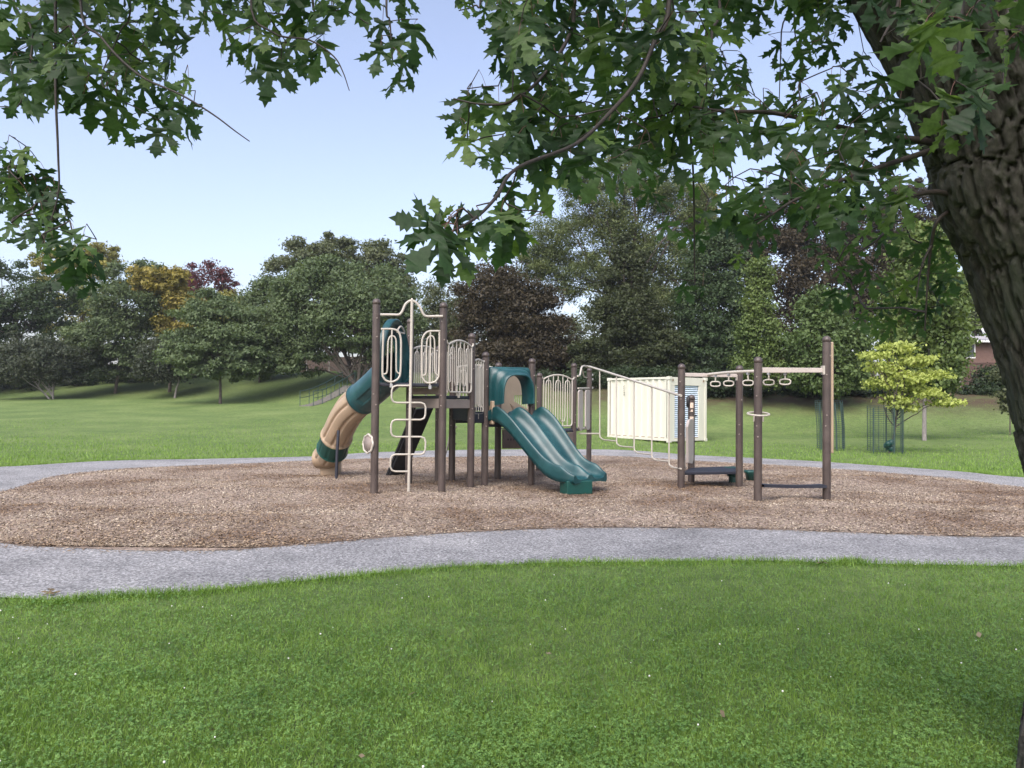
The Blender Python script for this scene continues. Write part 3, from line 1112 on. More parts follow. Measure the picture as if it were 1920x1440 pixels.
rows = [straight_arch(HW * a, zb_ + (zt_ - zb_) * b, o_, zb_) for a, b, o_ in ((1, 1, .08), (1.0, 1.0, -.03), (.93, .975, -.05), (.90, .965, -.02), (.82, .93, -.02), (.78, .91, .03), (.70, .88, .05), (.55, .80, .05), (.53, .78, .14))]
m = MB().grid(rows)
m.build('slide_hood', M['teal'], tube)
m = MB()
bc = ctr + np.array((0, 0, ZA + .42)) + hn * .40
m.lathe(bc, [(.0, 0), (.1, .0), (.13, .012)], 24, hn)
gb = [ctr + hd * s_ + np.array((0, 0, ZA + .88 + .10 * math.cos(s_ * 9))) - hn * .1 for s_ in np.linspace(-.16, .16, 9)]
m2 = MB().tube(gb, .016, 8); m2.tube([gb[0] - np.array((0, 0, .02)), gb[-1] - np.array((0, 0, .02))], .016, 8)
m2.build('grab_bar', M['beige'], tube)

# ------------------------------------------------------------------ double slide
top_l, top_r = at(927, 786, 14.1), at(1000, 786, 14.62)
top_c = (PB['P6'] + PB['P9']) / 2; top_c = top_c + np.array((.06, -.03, 0))
ex_l, ex_r = G0(1062, 903, .22), G0(1134, 899, .22)
ex_c = (ex_l + ex_r) / 2
ex_c[2] = 0
dirs = unit((ex_c - top_c) * np.array((1, 1, 0)))
w_top = unit(PB['P9'] - PB['P6']); w_top[2] = 0
w_ex = unit((ex_r - ex_l) * np.array((1, 1, 0)))
w_ex = unit(w_ex * .75 + unit(np.array((-dirs[1], dirs[0], 0))) * .45)
wid_top, wid_ex = .94, np.linalg.norm((ex_r - ex_l)[:2]) * 1.08
prof = [(-.50, -.06), (-.50, .10), (-.495, .19), (-.475, .215), (-.445, .20), (-.425, .13), (-.395, .05), (-.33, .008), (-.25, .0), (-.17, .006), (-.10, .05), (-.065, .13), (-.035, .19), (0, .205),
        (.035, .19), (.065, .13), (.10, .05), (.17, .006), (.25, .0), (.33, .008), (.395, .05), (.425, .13), (.445, .20), (.475, .215), (.495, .19), (.50, .10), (.50, -.06)]
prof = [tuple(p) for p in catmull([np.array(p) for p in prof], 2)]
und = [(.47, -.065), (.3, -.045), (0, -.045), (-.3, -.045), (-.47, -.065)]
zs = catmull([np.array(p) for p in ((-.02, 1.25), (.08, 1.25), (.18, 1.19), (.32, 1.02), (.5, .72), (.66, .46), (.76, .34), (.86, .28), (.95, .265), (1.03, .262), (1.06, .25))], 6)
rows = []
for t, z in zs:
    c = top_c + (ex_c - top_c) * t; c[2] = z
    k = sstep((t - .1) / .9)
    wv_ = unit(w_top * (1 - k) + w_ex * k)
    wid = wid_top + (wid_ex - wid_top) * k
    hs = 1.0
    if t > .88: hs = 1 - .62 * sstep((t - .88) / .18)
    if t > .94: wid *= 1 - .10 * ((t - .94) / .12) ** 2
    if t < .12: hs = .55 + .45 * sstep((t + .02) / .14)
    sag = 0
    row = [c + wv_ * s_ * wid + np.array((0, 0, h_ * hs + sag)) for s_, h_ in prof] + [c + wv_ * s_ * wid + np.array((0, 0, h_ + sag)) for s_, h_ in und]
    rows.append(row)
m = MB().grid(rows, closed=True)
m.add(rows[0], [tuple(range(len(rows[0])))], False); m.add(rows[-1], [tuple(range(len(rows[0])))[::-1]], False)
ds = m.build('double_slide', M['teal'], play, label='wide twin lane teal slide with curved raised edges')
# foot box below the exit
fl_, fr_ = G0(1064, 927, .02), G0(1112, 925, .02)
m = MB()
dd = unit((fr_ - fl_) * np.array((1, 1, 0)))
cc = (fl_ + fr_) / 2 + np.array((-dd[1], dd[0], 0)) * .16
m.box(np.array((cc[0], cc[1], .12)), np.linalg.norm(fr_ - fl_), .30, .235, dd)
m.build('slide_foot', M['green'], ds, bevel=.02)

# hood over the double slide
A, B = PB['P6'], PB['P9']
hd = unit(B - A); hn = np.cross(hd, np.array((0, 0, 1.0)))
hn = hn if hn[1] < 0 else -hn
hn = unit(hn * .55 + dirs * .45)
Lh = np.linalg.norm(B - A)
mid = (A + B) / 2
FP = plane_fn(A, B, 0)
zt0 = (FP(960, 687)[2] + FP(960, 690)[2]) / 2
zb0 = FP(917, 760)[2]


def hood_curve(hw, zt, off, zb, ex, n=44, sx=0.0):
    out = []
    for a in np.linspace(0, math.pi, n):
        ca, sa = math.cos(a), math.sin(a)
        out.append(mid + hd * (sx - hw * math.copysign(abs(ca) ** (2 / ex), ca)) + np.array((0, 0, zb + (zt - zb) * abs(sa) ** (2 / ex))) + hn * off)
    return out


HH = zt0 - zb0
W_ = Lh / 2
rows = [hood_curve(W_ - .05, zt0, -.05, zb0 - .02, 14), hood_curve(W_ - .05, zt0, .03, zb0 - .02, 14), hood_curve(W_ - .06, zt0 - .01, .045, zb0, 12),
        hood_curve(W_ - .07, zt0 - .03, .05, zb0, 6), hood_curve(W_ - .085, zt0 - .045, .12, zb0 + .005, 5), hood_curve(W_ - .10, zt0 - .065, .17, zb0 + .01, 4.4),
        hood_curve(W_ - .125, zt0 - .095, .185, zb0 + .01, 4), hood_curve(W_ - .135, zt0 - .115, .25, zb0 + .02, 3.6), hood_curve(W_ - .145, zt0 - .135, .31, zb0 + .03, 3.3),
        hood_curve(W_ - .16, zt0 - .15, .325, zb0 + .04, 3.2), hood_curve(W_ - .175, zt0 - .16, .31, zb0 + .04, 3.2), hood_curve(W_ - .165, zt0 - .15, .10, zb0 + .03, 3.2), hood_curve(W_ - .16, zt0 - .14, -.06, zb0 + .02, 3.2)]
m = MB().grid(rows)
m.build('slide_hood', M['teal'], ds)
# side cheek plates either side of the slide mouth
for s_ in (.10,):
    pc = A + (B - A) * s_
    MB().box(np.array((pc[0], pc[1], ZC + .10)) + hn * .06, .06, .16, .42, hd).build('slide_cheek', M['tan'], ds, bevel=.015)

# tan play panel on the back edge of the slide deck, with a barred window
A, B = PB['P8'], PB['P10']
FB = plane_fn(A, B, 0)
outl = [(934, 790), (935, 722), (939, 708), (948, 700), (975, 700), (988, 706), (996, 722), (998, 792)]
win = [(960, 741), (990, 741), (989, 768), (974, 762), (962, 752)]
# wide solid pieces around the window opening
pw = [FB(*p) for p in win]
m = MB()
th = FB.n * .04


def piece(pts):
    m.prism([FB(*p) for p in pts], th)


piece([(934, 795), (934, 722), (939, 708), (948, 700), (960, 699), (960, 795)])
piece([(960, 741), (960, 699), (975, 699), (988, 706), (995, 720), (996, 741)])
piece([(960, 795), (960, 752), (989, 769), (989, 795)])
piece([(989, 795), (989, 741), (996, 741), (997, 795)])
pp = m.build('play_panel', M['tan'], play, label='tan plastic panel with a barred window')
for k in range(7):
    x_ = 962.5 + k * 4
    yb = 753.5 + (x_ - 960) * .59
    MB().tube([FB(x_, 740) + FB.n * .02, FB(x_, yb + 3) + FB.n * .02], .0085, 6).build('window_bar', M['beige'], pp)
m = MB()
for k in range(6):
    pts = [FB(953 + k * 1.2, 757 + k * 3.2) + FB.n * .045, FB(957 + k, 761 + k * 3) + FB.n * .045, FB(961 + k * 1.3, 760 + k * 3.3) + FB.n * .045]
    m.tube(pts, .006, 5)
m.build('raised_ripples', M['tan'], pp)

# panel with finger holes below the slide deck
FQ = plane_fn(PB['P8'], PB['P10'] + np.array((0, .2, 0)), 0)
m = MB()
m.prism([FQ(941, 841), FQ(941, 806), FQ(1008, 806), FQ(1008, 841)], FQ.n * .03)
q = m.build('activity_panel', M['tan_dark'], play, bevel=.01)
for k in range(5):
    MB().lathe(FQ(950 + k * 5.5, 824) + FQ.n * .031, [(0, .004), (.02, .004), (.022, 0)], 10, FQ.n).build('finger_hole', M['black'], q)
MB().tube([FQ(939, 804) + FQ.n * .02, FQ(955, 804) + FQ.n * .02], .018, 8).build('crossbar', M['beige'], q)

# thin slatted plates between the right posts, and the double handle loops
F11 = plane_fn(PB['P11'], PB['P12'], 0)
m = MB()
m.tube([F11(1084, 728), F11(1107, 728)], .022, 8)
m.tube([F11(1084, 803), F11(1103, 803)], .022, 8)
pl = m.build('barrier', M['beige'], play)
for x0, x1, y0, y1 in ((1083, 1091, 731, 808), (1096, 1105, 731, 806)):
    ou = [(x0, y0 + 4), (x0 + 1.5, y0), (x1 - 1.5, y0), (x1, y0 + 4), (x1, y1 - 6), (x1 - 3, y1), (x0 + 3, y1), (x0, y1 - 6)]
    MB().prism([F11(*p) for p in ou], F11.n * .035).build('barrier_slat', M['beam'], pl, bevel=.006)
m = MB()
m.tube([F11(*p) for p in catmull([np.array(p, float) for p in ((1083, 705), (1087, 704), (1089, 695), (1091, 688), (1096, 686), (1102, 687))], 4)], .022, 8)
m.tube([F11(*p) - F11.n * .05 for p in catmull([np.array(p, float) for p in ((1094, 690), (1097, 698), (1099, 706), (1103, 708), (1106, 708))], 4)], .015, 8)
m.build('handle_loop', M['beige'], play)
for y_ in (703, 711, 727):
    MB().box(F11(1106, y_) + F11.n * .06, .05, .05, .05, F11.d).build('clamp', M['steel'], play)

# stepped loop walkway running down to the low platform on the right
W0, W1 = PB['P12'] + np.array((-.12, -.1, 0)), PB['R1'] + np.array((-.06, .06, 0))
FW = plane_fn(W0, W1, 0)
rail = [(1098, 687), (1106, 687.5), (1114, 690), (1130, 695), (1277, 742)]
rl = MB().tube([FW(*p) for p in rail], .024, 10).build('loop_walkway', M['beige'], play)
bars = [(1124.5, 693, 814), (1156, 703, 826), (1189, 714, 839), (1222, 725, 852), (1254.5, 735, 866)]
for k, (x_, y0, y1) in enumerate(bars):
    xn = bars[k + 1][0] if k < 4 else 1277
    pts = [(x_, y0), (x_, y1), (x_ + .8, y1 + 6), (x_ + 6, y1 + 10), (x_ + 10, y1 + 11), (xn, y1 + 13)]
    MB().tube([FW(*p) for p in pts], .0155, 8).build('step_loop', M['beige'], rl)
MB().tube([F11(1086, 813), FW(1124, 813)], .018, 8).build('lower_tie', M['beige'], rl)

# black ramp climber behind the tall deck
r_tl, r_tr = at(779, 765, 14.75), at(811, 763, 15.0)
r_bl, r_br = at(727, 893, 15.3), at(757, 889, 15.55)
m = MB()
nr_ = unit(np.cross(r_tr - r_tl, r_bl - r_tl)); nr_ = nr_ if nr_[2] > 0 else -nr_
m.prism([r_tl, r_tr, r_br, r_bl], -nr_ * .05)
cl = m.build('ramp_climber', M['black'], play, bevel=.015)
for a, b in ((r_tl, r_bl), (r_tr, r_br)):
    MB().tube([a + nr_ * .03, b + nr_ * .03, b + np.array((0, 0, -.15))], .028, 8).build('ramp_rail', M['black'], cl)
for t in np.linspace(.15, .88, 5):
    for s_ in (.3, .7):
        p = (r_tl * (1 - t) + r_bl * t) * (1 - s_) + (r_tr * (1 - t) + r_br * t) * s_
        MB().lathe(p, [(.05, 0), (.04, .03), (0, .045)], 8, nr_).build('hand_hold', M['navy'], cl)

# curved ladder behind the middle posts
cz = [(843, 781), (838, 788), (832, 800), (831, 815), (834, 830), (838, 845)]
FL = plane_fn(PB['P7'] + np.array((-.3, .25, 0)), PB['P8'] + np.array((-.3, .6, 0)), 0)
ld = MB().tube([FL(*p) for p in catmull([np.array(p, float) for p in ((856, 800), (850, 804), (845, 812), (842, 825), (838, 842), (833, 856))], 4)], .02, 8).build('arch_ladder', M['beige'], play)
MB().tube([FL(*p) + np.array((.05, .5, 0)) for p in catmull([np.array(p, float) for p in ((846, 778), (842, 786), (840, 800), (838, 830), (836, 858))], 4)], .02, 8).build('ladder_rail', M['beige'], ld)
for y_ in (815, 835):
    MB().tube([FL(846, y_), FL(846, y_) + np.array((.05, .5, 0))], .018, 8).build('ladder_rung', M['black'], ld)

# low platform of the right hand group
zp = .33
R6 = G0(1378, 903, .03)
deck(['R1', 'R3', (R6[0], R6[1]), 'R2'], zp, 'low_platform')
m = MB(); m.lathe((R6[0], R6[1], 0), [(PR * .9, -.2), (PR * .9, .29)], 16); m.build('short_post', M['post'], play)
FR = plane_fn(PB['R1'], PB['R2'], 0)
m = MB()
m.prism([FR(*p) for p in ((1286, 868), (1285, 800), (1288, 787), (1294, 785), (1297, 792), (1296, 862), (1293, 870))], FR.n * .05)
bp = m.build('barrier_slat', M['beam'], play, bevel=.01)
MB().tube([FR(1282, 765), FR(1284, 872), FR(1286, 880)], .014, 8).build('barrier_rail', M['beige'], bp)
# sticker labels and sleeve on the short post
pb = PB['R2']


def decal(y0, y1, mat, a0, a1, r=PR + .003):
    z0, z1 = zat(1296, y1, pb), zat(1296, y0, pb)
    rows = [[np.array((pb[0] + r * math.cos(a), pb[1] + r * math.sin(a), z)) for a in np.linspace(a0, a1, 9)] for z in (z0, z1)]
    return MB().grid(rows).build('label_sticker', M[mat], play)


decal(755, 765, 'sticker', -2.2, -1.2); decal(768, 772, 'sticker', -2.0, -1.4); decal(781, 792, 'sticker', -2.3, -1.2)
m = MB(); m.lathe((pb[0] - .07, pb[1] - .03, 0), [(0, zat(1290, 764, pb)), (.035, zat(1290, 762, pb)), (.035, zat(1290, 745, pb)), (0, zat(1290, 742, pb))], 10); m.build('end_cap', M['black'], play)

# beams, curved rail and hanging rings
FRa, FRb = plane_fn(PB['R1'], PB['R3'], 0), plane_fn(PB['R4'], PB['R5'], 0)


def beam(f, x0, x1, y0t, y0b, y1t, y1b):
    m = MB()
    m.prism([f(x0, y0b) - f.n * .02, f(x0, y0t) - f.n * .02, f(x1, y1t) - f.n * .02, f(x1, y1b) - f.n * .02], f.n * .04)
    return m.build('beam', M['beam'], play, bevel=.006)


beam(FRa, 1282, 1381, 699, 706, 701, 707.5)
beam(FRb, 1426, 1544, 689, 699, 690, 698.5)
MB().box(FRb(1543, 694) + FRb.n * .0, .03, .08, .14, FRb.d).build('beam_bracket', M['beige'], play)
MB().box(FRa(1381, 708) + FRa.n * .0, .02, .06, .10, FRa.d).build('beam_bracket', M['beige'], play)
pa = FRa(1326, 702.5); pb2 = FRb(1482, 697)
mid1 = at(1372, 698, pa[1] * .62 + pb2[1] * .38); mid2 = at(1418, 696, pa[1] * .3 + pb2[1] * .7)
cr = catmull([pa, at(1345, 700.5, pa[1] * .85 + pb2[1] * .15), mid1, mid2, at(1452, 696.5, pa[1] * .12 + pb2[1] * .88), pb2], 6)
MB().tube(cr, .027, 10).build('curved_rail', M['beige'], play)
for x_, y_ in ((1341.5, 720), (1365.5, 719), (1404.5, 718), (1442, 717), (1472, 716)):
    i = min(range(len(cr)), key=lambda j: abs(960 + F * (cr[j][0] / cr[j][1]) - x_))
    d_ = cr[i][1]
    c = at(x_, y_, d_)
    c = np.array((cr[i][0], cr[i][1], c[2]))
    t = unit(cr[min(i + 1, len(cr) - 1)] - cr[max(i - 1, 0)])
    sd = unit(np.array((t[1], -t[0], 0)) * .35 + np.array((1, 0, 0)))
    pts = []
    for a in np.linspace(0, 2 * math.pi, 29):
        ca, sa = math.cos(a), math.sin(a)
        pts.append(c + sd * .082 * math.copysign(abs(ca) ** .7, ca) + np.array((0, 0, .042 * math.copysign(abs(sa) ** .7, sa))))
    rg = MB().tube(pts, .0125, 8, caps=False).build('hanging_ring', M['beige'], play)
    top = cr[i][2]
    MB().tube([c + np.array((0, 0, .045)), np.array((c[0], c[1], top - .01))], .013, 8).build('ring_stem', M['beige'], rg)
    MB().box(np.array((c[0], c[1], top - .035)), .04, .04, .04, t).build('ring_clamp', M['steel'], rg)
# balance plank between the two front right posts
a_, b_ = FRb(1427, 910), FRb(1544, 911)
rows = []
for t in np.linspace(0, 1, 17):
    wv2 = .055 + .05 * abs(2 * t - 1) ** 2
    c = a_ * (1 - t) + b_ * t - np.array((0, 0, .012 * math.sin(math.pi * t)))
    nr2 = FRb.n
    rows.append([c + nr2 * wv2 + np.array((0, 0, .022)), c + nr2 * wv2 - np.array((0, 0, .022)), c - nr2 * wv2 - np.array((0, 0, .022)), c - nr2 * wv2 + np.array((0, 0, .022))])
m = MB().grid(rows, smooth=False, closed=True)
m.build('balance_plank', M['navy'], play)
# tall tan board fixed to the last post
r5 = PB['R5']
vdir = unit(np.array((r5[0] + .10, r5[1], 0)))
bz0, bz1 = zat(1560, 850, r5), zat(1560, 641, r5)
o_ = at(1556.3, 745, r5[1] + .02)
sd = unit(np.array((vdir[1], -vdir[0], 0)))
m = MB()
cb = np.array((o_[0], o_[1], (bz0 + bz1) / 2)) + vdir * .30 + sd * .026
m.box(cb, .60, .052, bz1 - bz0, vdir)
bd = m.build('climbing_board', M['tan'], play, bevel=.015)
MB().box(cb - sd * .040 + np.array((0, 0, -.01)), .56, .022, bz1 - bz0 - .03, vdir).build('shadow_plate', M['post'], bd)  # dark brown plate paints in the shadowed left face of the board
# oval hand hoop round the near right post
r4 = PB['R4']
zc_ = zat(1421, 776, r4)
m = MB()
pts = [np.array((r4[0] + .165 * math.cos(a), r4[1] - .02 + .15 * math.sin(a), zc_ + .025 * math.sin(-a) * -1)) for a in np.linspace(0, 2 * math.pi, 33)]
m.tube(pts, .0145, 8, caps=False)
hp = m.build('hand_hoop', M['beige'], play)
for s_ in (-1, 1):
    MB().tube([np.array((r4[0] + s_ * .072, r4[1] - .03, zc_ - .03)), np.array((r4[0] + s_ * .072, r4[1] - .02, zc_ - .12))], .012, 6).build('hoop_bracket', M['beige'], hp)
# green stepping pods
for px_, py_, w_, h_, dd_ in ((1374, 876, .155, .17, 14.6), (1409, 882, .135, .20, 15.0)):
    tp = at(px_, py_, dd_)
    m = MB()
    def sq(w, z): return [np.array((tp[0] + w * math.copysign(abs(math.cos(a)) ** .5, math.cos(a)), tp[1] + w * math.copysign(abs(math.sin(a)) ** .5, math.sin(a)), z)) for a in np.linspace(0, 2 * math.pi, 24, endpoint=False)]
    tz = tp[2]
    m.grid([sq(.01, tz), sq(w_ * .93, tz), sq(w_, tz - .015), sq(w_, tz - .04), sq(w_ * .86, tz - .06), sq(w_ * .62, tz - h_), sq(.02, tz - h_)], closed=True)
    m.lathe((tp[0], tp[1], 0), [(w_ * .5, -.05), (w_ * .5, tz - h_ + .01)], 12)
    m.build('stepping_pod', M['green'], play)

# ------------------------------------------------------------------ storage container
cn = G0(1254.5, 831); cn = np.array((cn[0], cn[1], float(terrain(cn[0], cn[1]))))
lv = unit(np.array((-.60, .80, 0))); ev = np.array((.80, .60, 0))
CL, CW, CHh = 3.35, 2.20, zat(1254.5, 706, cn) - cn[2]
cont = thing('storage_container', cn, 'cream shipping container used as a shed with a pale blue roller door on its end', 'container')
P_ = lambda l, e, z: cn + lv * l + ev * e + np.array((0, 0, z))
m = MB()
nc = 9
rows = [[], []]
for k in range(nc):
    l0 = .16 + (CL - .32) * k / nc; st = (CL - .32) / nc
    for dl, dp in ((0, .0), (.30, .0), (.42, .055), (.88, .055)):
        for r_, z in zip(rows, (.14, CHh - .10)):
            r_.append(P_(l0 + st * dl, .03 + dp, z))
for r_, z in zip(rows, (.14, CHh - .10)): r_.append(P_(CL - .16, .03, z))
m.grid(rows, smooth=False)
m.build('corrugated_side', M['cream'], cont)
m = MB(); m.box(P_(CL / 2, CW - .02, CHh / 2), CL - .2, .04, CHh - .2, lv); m.build('back_side', M['cream'], cont)
m = MB(); m.box(P_(CL - .02, CW / 2, CHh / 2), .04, CW - .2, CHh - .2, lv); m.build('far_end', M['cream'], cont)
m = MB(); m.box(P_(CL / 2, CW / 2, CHh - .035), CL - .1, CW - .1, .05, lv); m.build('roof', M['cream'], cont)
m = MB(); m.box(P_(CL / 2, CW / 2, .16), CL - .1, CW - .1, .05, lv); m.build('container_floor', M['rust'], cont)
for l, e in ((.05, .05), (CL - .05, .05), (.05, CW - .05), (CL - .05, CW - .05)):
    cpost = MB().box(P_(l, e, CHh / 2), .11, .11, CHh - .26, lv).build('corner_post', M['cream'], cont, bevel=.008)
    for z in (.065, CHh - .055):
        fit = MB().box(P_(l, e, z), .15, .15, .125, lv).build('corner_casting', M['cream'], cpost, bevel=.01)
for e, z, hh in ((.05, CHh - .05, .08), (CW - .05, CHh - .05, .08), (.05, .11, .10), (CW - .05, .11, .10)):
    MB().box(P_(CL / 2, e, z), CL - .25, .07, hh, lv).build('side_rail', M['cream'], cont)
MB().box(P_(.05, CW / 2, CHh - .17), .07, CW - .18, .30, lv).build('door_header', M['cream'], cont)
MB().box(P_(.05, CW / 2, .10), .08, CW - .18, .11, lv).build('door_sill', M['cream'], cont)
for e in (.21, CW - .27):
    MB().box(P_(.05, e, CHh / 2 - .08), .06, .24 if e < 1 else .34, CHh - .46, lv).build('door_jamb', M['cream'], cont)
MB().box(P_(.13, CW / 2, CHh / 2), .03, CW - .3, CHh - .3, lv).build('dark_reveal', M['dark'], cont)
ns = 26
e0, e1 = .33, CW - .44
zb1, zt1 = .155, CHh - .33
dr = MB().box(P_(.10, (e0 + e1) / 2, (zb1 + zt1) / 2), .015, e1 - e0, zt1 - zb1, lv).build('roller_door', M['dark'], cont)
for k in range(ns):
    z = zb1 + (zt1 - zb1) * (k + .5) / ns
    hh = (zt1 - zb1) / ns
    m = MB()
    rr = [[P_(.088 - .022 * math.sin(a), e, z - hh * .36 + hh * .72 * a / math.pi) for e in (e0 + .005, e1 - .005)] for a in np.linspace(0, math.pi, 5)]
    m.grid(rr)
    m.build('door_slat', M['roll'], dr)
MB().box(P_(.055, e1 - .16, 1.03), .03, .10, .06, lv).build('door_latch', M['dark'], dr)
# the small stencilled upright code near the left end (illegible marks in two rows)
m = MB()
for k in range(5):
    z = CHh - .33 - k * .085
    fl = CL - .92
    m.box(P_(fl, .026, z), .055, .004, .016, lv); m.box(P_(fl + .02, .026, z - .03), .014, .004, .05, lv)
    if k > 2: m.box(P_(fl - .02, .026, z - .03), .014, .004, .05, lv)
m.build('stencil_marks', M['dark'], cont)
for l, e in ((.05, .20), (.05, CW - .20)):
    MB().box(P_(-.012, e, CHh - .13), .02, .06, .08, lv).build('lifting_slot', M['rust'], cont)

# ------------------------------------------------------------------ tree guards of green wire
def wire_guard(px, py, d, w_px, h_px, label, lean=(0, 0)):
    b = at(px, py, d); b[2] = float(terrain(b[0], b[1]))
    g = thing('tree_guard', b, label, 'tree guard', 'wire guards round young trees')
    w = w_px / F * d / 2; h = h_px / F * d
    L_ = lambda x, y, z: b + np.array((x + lean[0] * z / h + lean[1] * (z / h) ** 2, y, z))
    m = MB()
    nv = 16
    for k in range(nv):
        a = 2 * math.pi * k / nv
        q = lambda z: L_(w * math.copysign(abs(math.cos(a)) ** .6, math.cos(a)), w * math.copysign(abs(math.sin(a)) ** .6, math.sin(a)), z)
        m.tube([q(.06), q(h * .5), q(h)], .0065, 4, False)
    for j in range(24):
        z = .06 + (h - .06) * j / 23
        m.tube([L_(w * math.copysign(abs(math.cos(a)) ** .6, math.cos(a)), w * math.copysign(abs(math.sin(a)) ** .6, math.sin(a)), z) for a in np.linspace(0, 2 * math.pi, 17)], .0055, 3, False)
    o = m.build('wire_mesh', M['wire'], g)
    o['kind'] = 'stuff'
    for sx, sy in ((-.98, -.4), (.1, -1), (.78, -.7), (.5, .9)):
        m = MB().tube([L_(w * sx, w * sy, -.1), L_(w * sx, w * sy, h * .5), L_(w * sx, w * sy, h * .96)], .022, 5)
        m.build('stake', M['wire'], g)
    return g, b


g1, gb1 = wire_guard(1660, 846, 24.6, 56, 88, 'upright green wire guard around the yellow leaved young tree')
m = MB()
for k in range(5):
    a = k * 1.3
    m.lathe(gb1 + np.array((.07 * math.cos(a) + .12, .07 * math.sin(a), .14 + .05 * k)), [(0, -.10), (.09, -.08), (.10, .04), (.04, .09), (0, .10)], 9)
m.build('watering_bag', M['green'], g1)
g2, gb2 = wire_guard(1558, 836, 26.0, 44, 92, 'leaning green wire guard behind the tall post with the tan board', (.02, -.10))

# ------------------------------------------------------------------ trees
ALLTREE = []


def limb_pts(a, b, bend, n=7, sag=0):
    a, b = np.asarray(a, float), np.asarray(b, float)
    out = []
    off = np.array((random.uniform(-1, 1), random.uniform(-1, 1), random.uniform(-.3, .6))) * bend * np.linalg.norm(b - a)
    for t in np.linspace(0, 1, n):
        p = a * (1 - t) + b * t + off * math.sin(math.pi * t) + np.array((0, 0, sag * math.sin(math.pi * t)))
        p = p + np.array((random.gauss(0, 1), random.gauss(0, 1), random.gauss(0, 1))) * .015 * np.linalg.norm(b - a) * (0 < t < 1)
        out.append(p)
    return out


def leaves_mesh(C, R3, per, size, flat, seed, hang=.0, aspect=.55, quad=False):
    """leaf faces in clumps. C (n,3) clump centres, R3 (n,3) radii"""
    r = np.random.default_rng(seed)
    n = len(C)
    k = np.repeat(np.arange(n), per)
    N = len(k)
    d = unit(r.normal(0, 1, (N, 3)))
    rad = r.random(N) ** .45 * np.where(r.random(N) < .22, r.uniform(1, 1.9, N), 1)
    p = C[k] + d * rad[:, None] * R3[k]
    # leaf normal: mix of outward, up and random
    nr = unit(d * .7 + np.array((0, 0, flat)) + r.normal(0, .55, (N, 3)))
    ax = unit(np.cross(nr, r.normal(0, 1, (N, 3))))
    ax = unit(ax + np.array((0, 0, -hang)))
    nr = unit(nr - ax * np.sum(nr * ax, -1, keepdims=True))
    sd = np.cross(nr, ax)
    s = (size * r.uniform(.6, 1.35, N))[:, None]
    if quad:
        V = np.stack([p - ax * s * .5, p + sd * s * aspect * .5 + nr * s * .08, p + ax * s * .5, p - sd * s * aspect * .5 + nr * s * .08], 1).reshape(-1, 3)
        return V, np.arange(len(V)).reshape(-1, 4)
    V = np.stack([p - ax * s * .5, p + sd * s * aspect * .62 + ax * s * .1, p + ax * s * .5 - sd * s * aspect * .3], 1).reshape(-1, 3)
    return V, np.arange(len(V)).reshape(-1, 3)


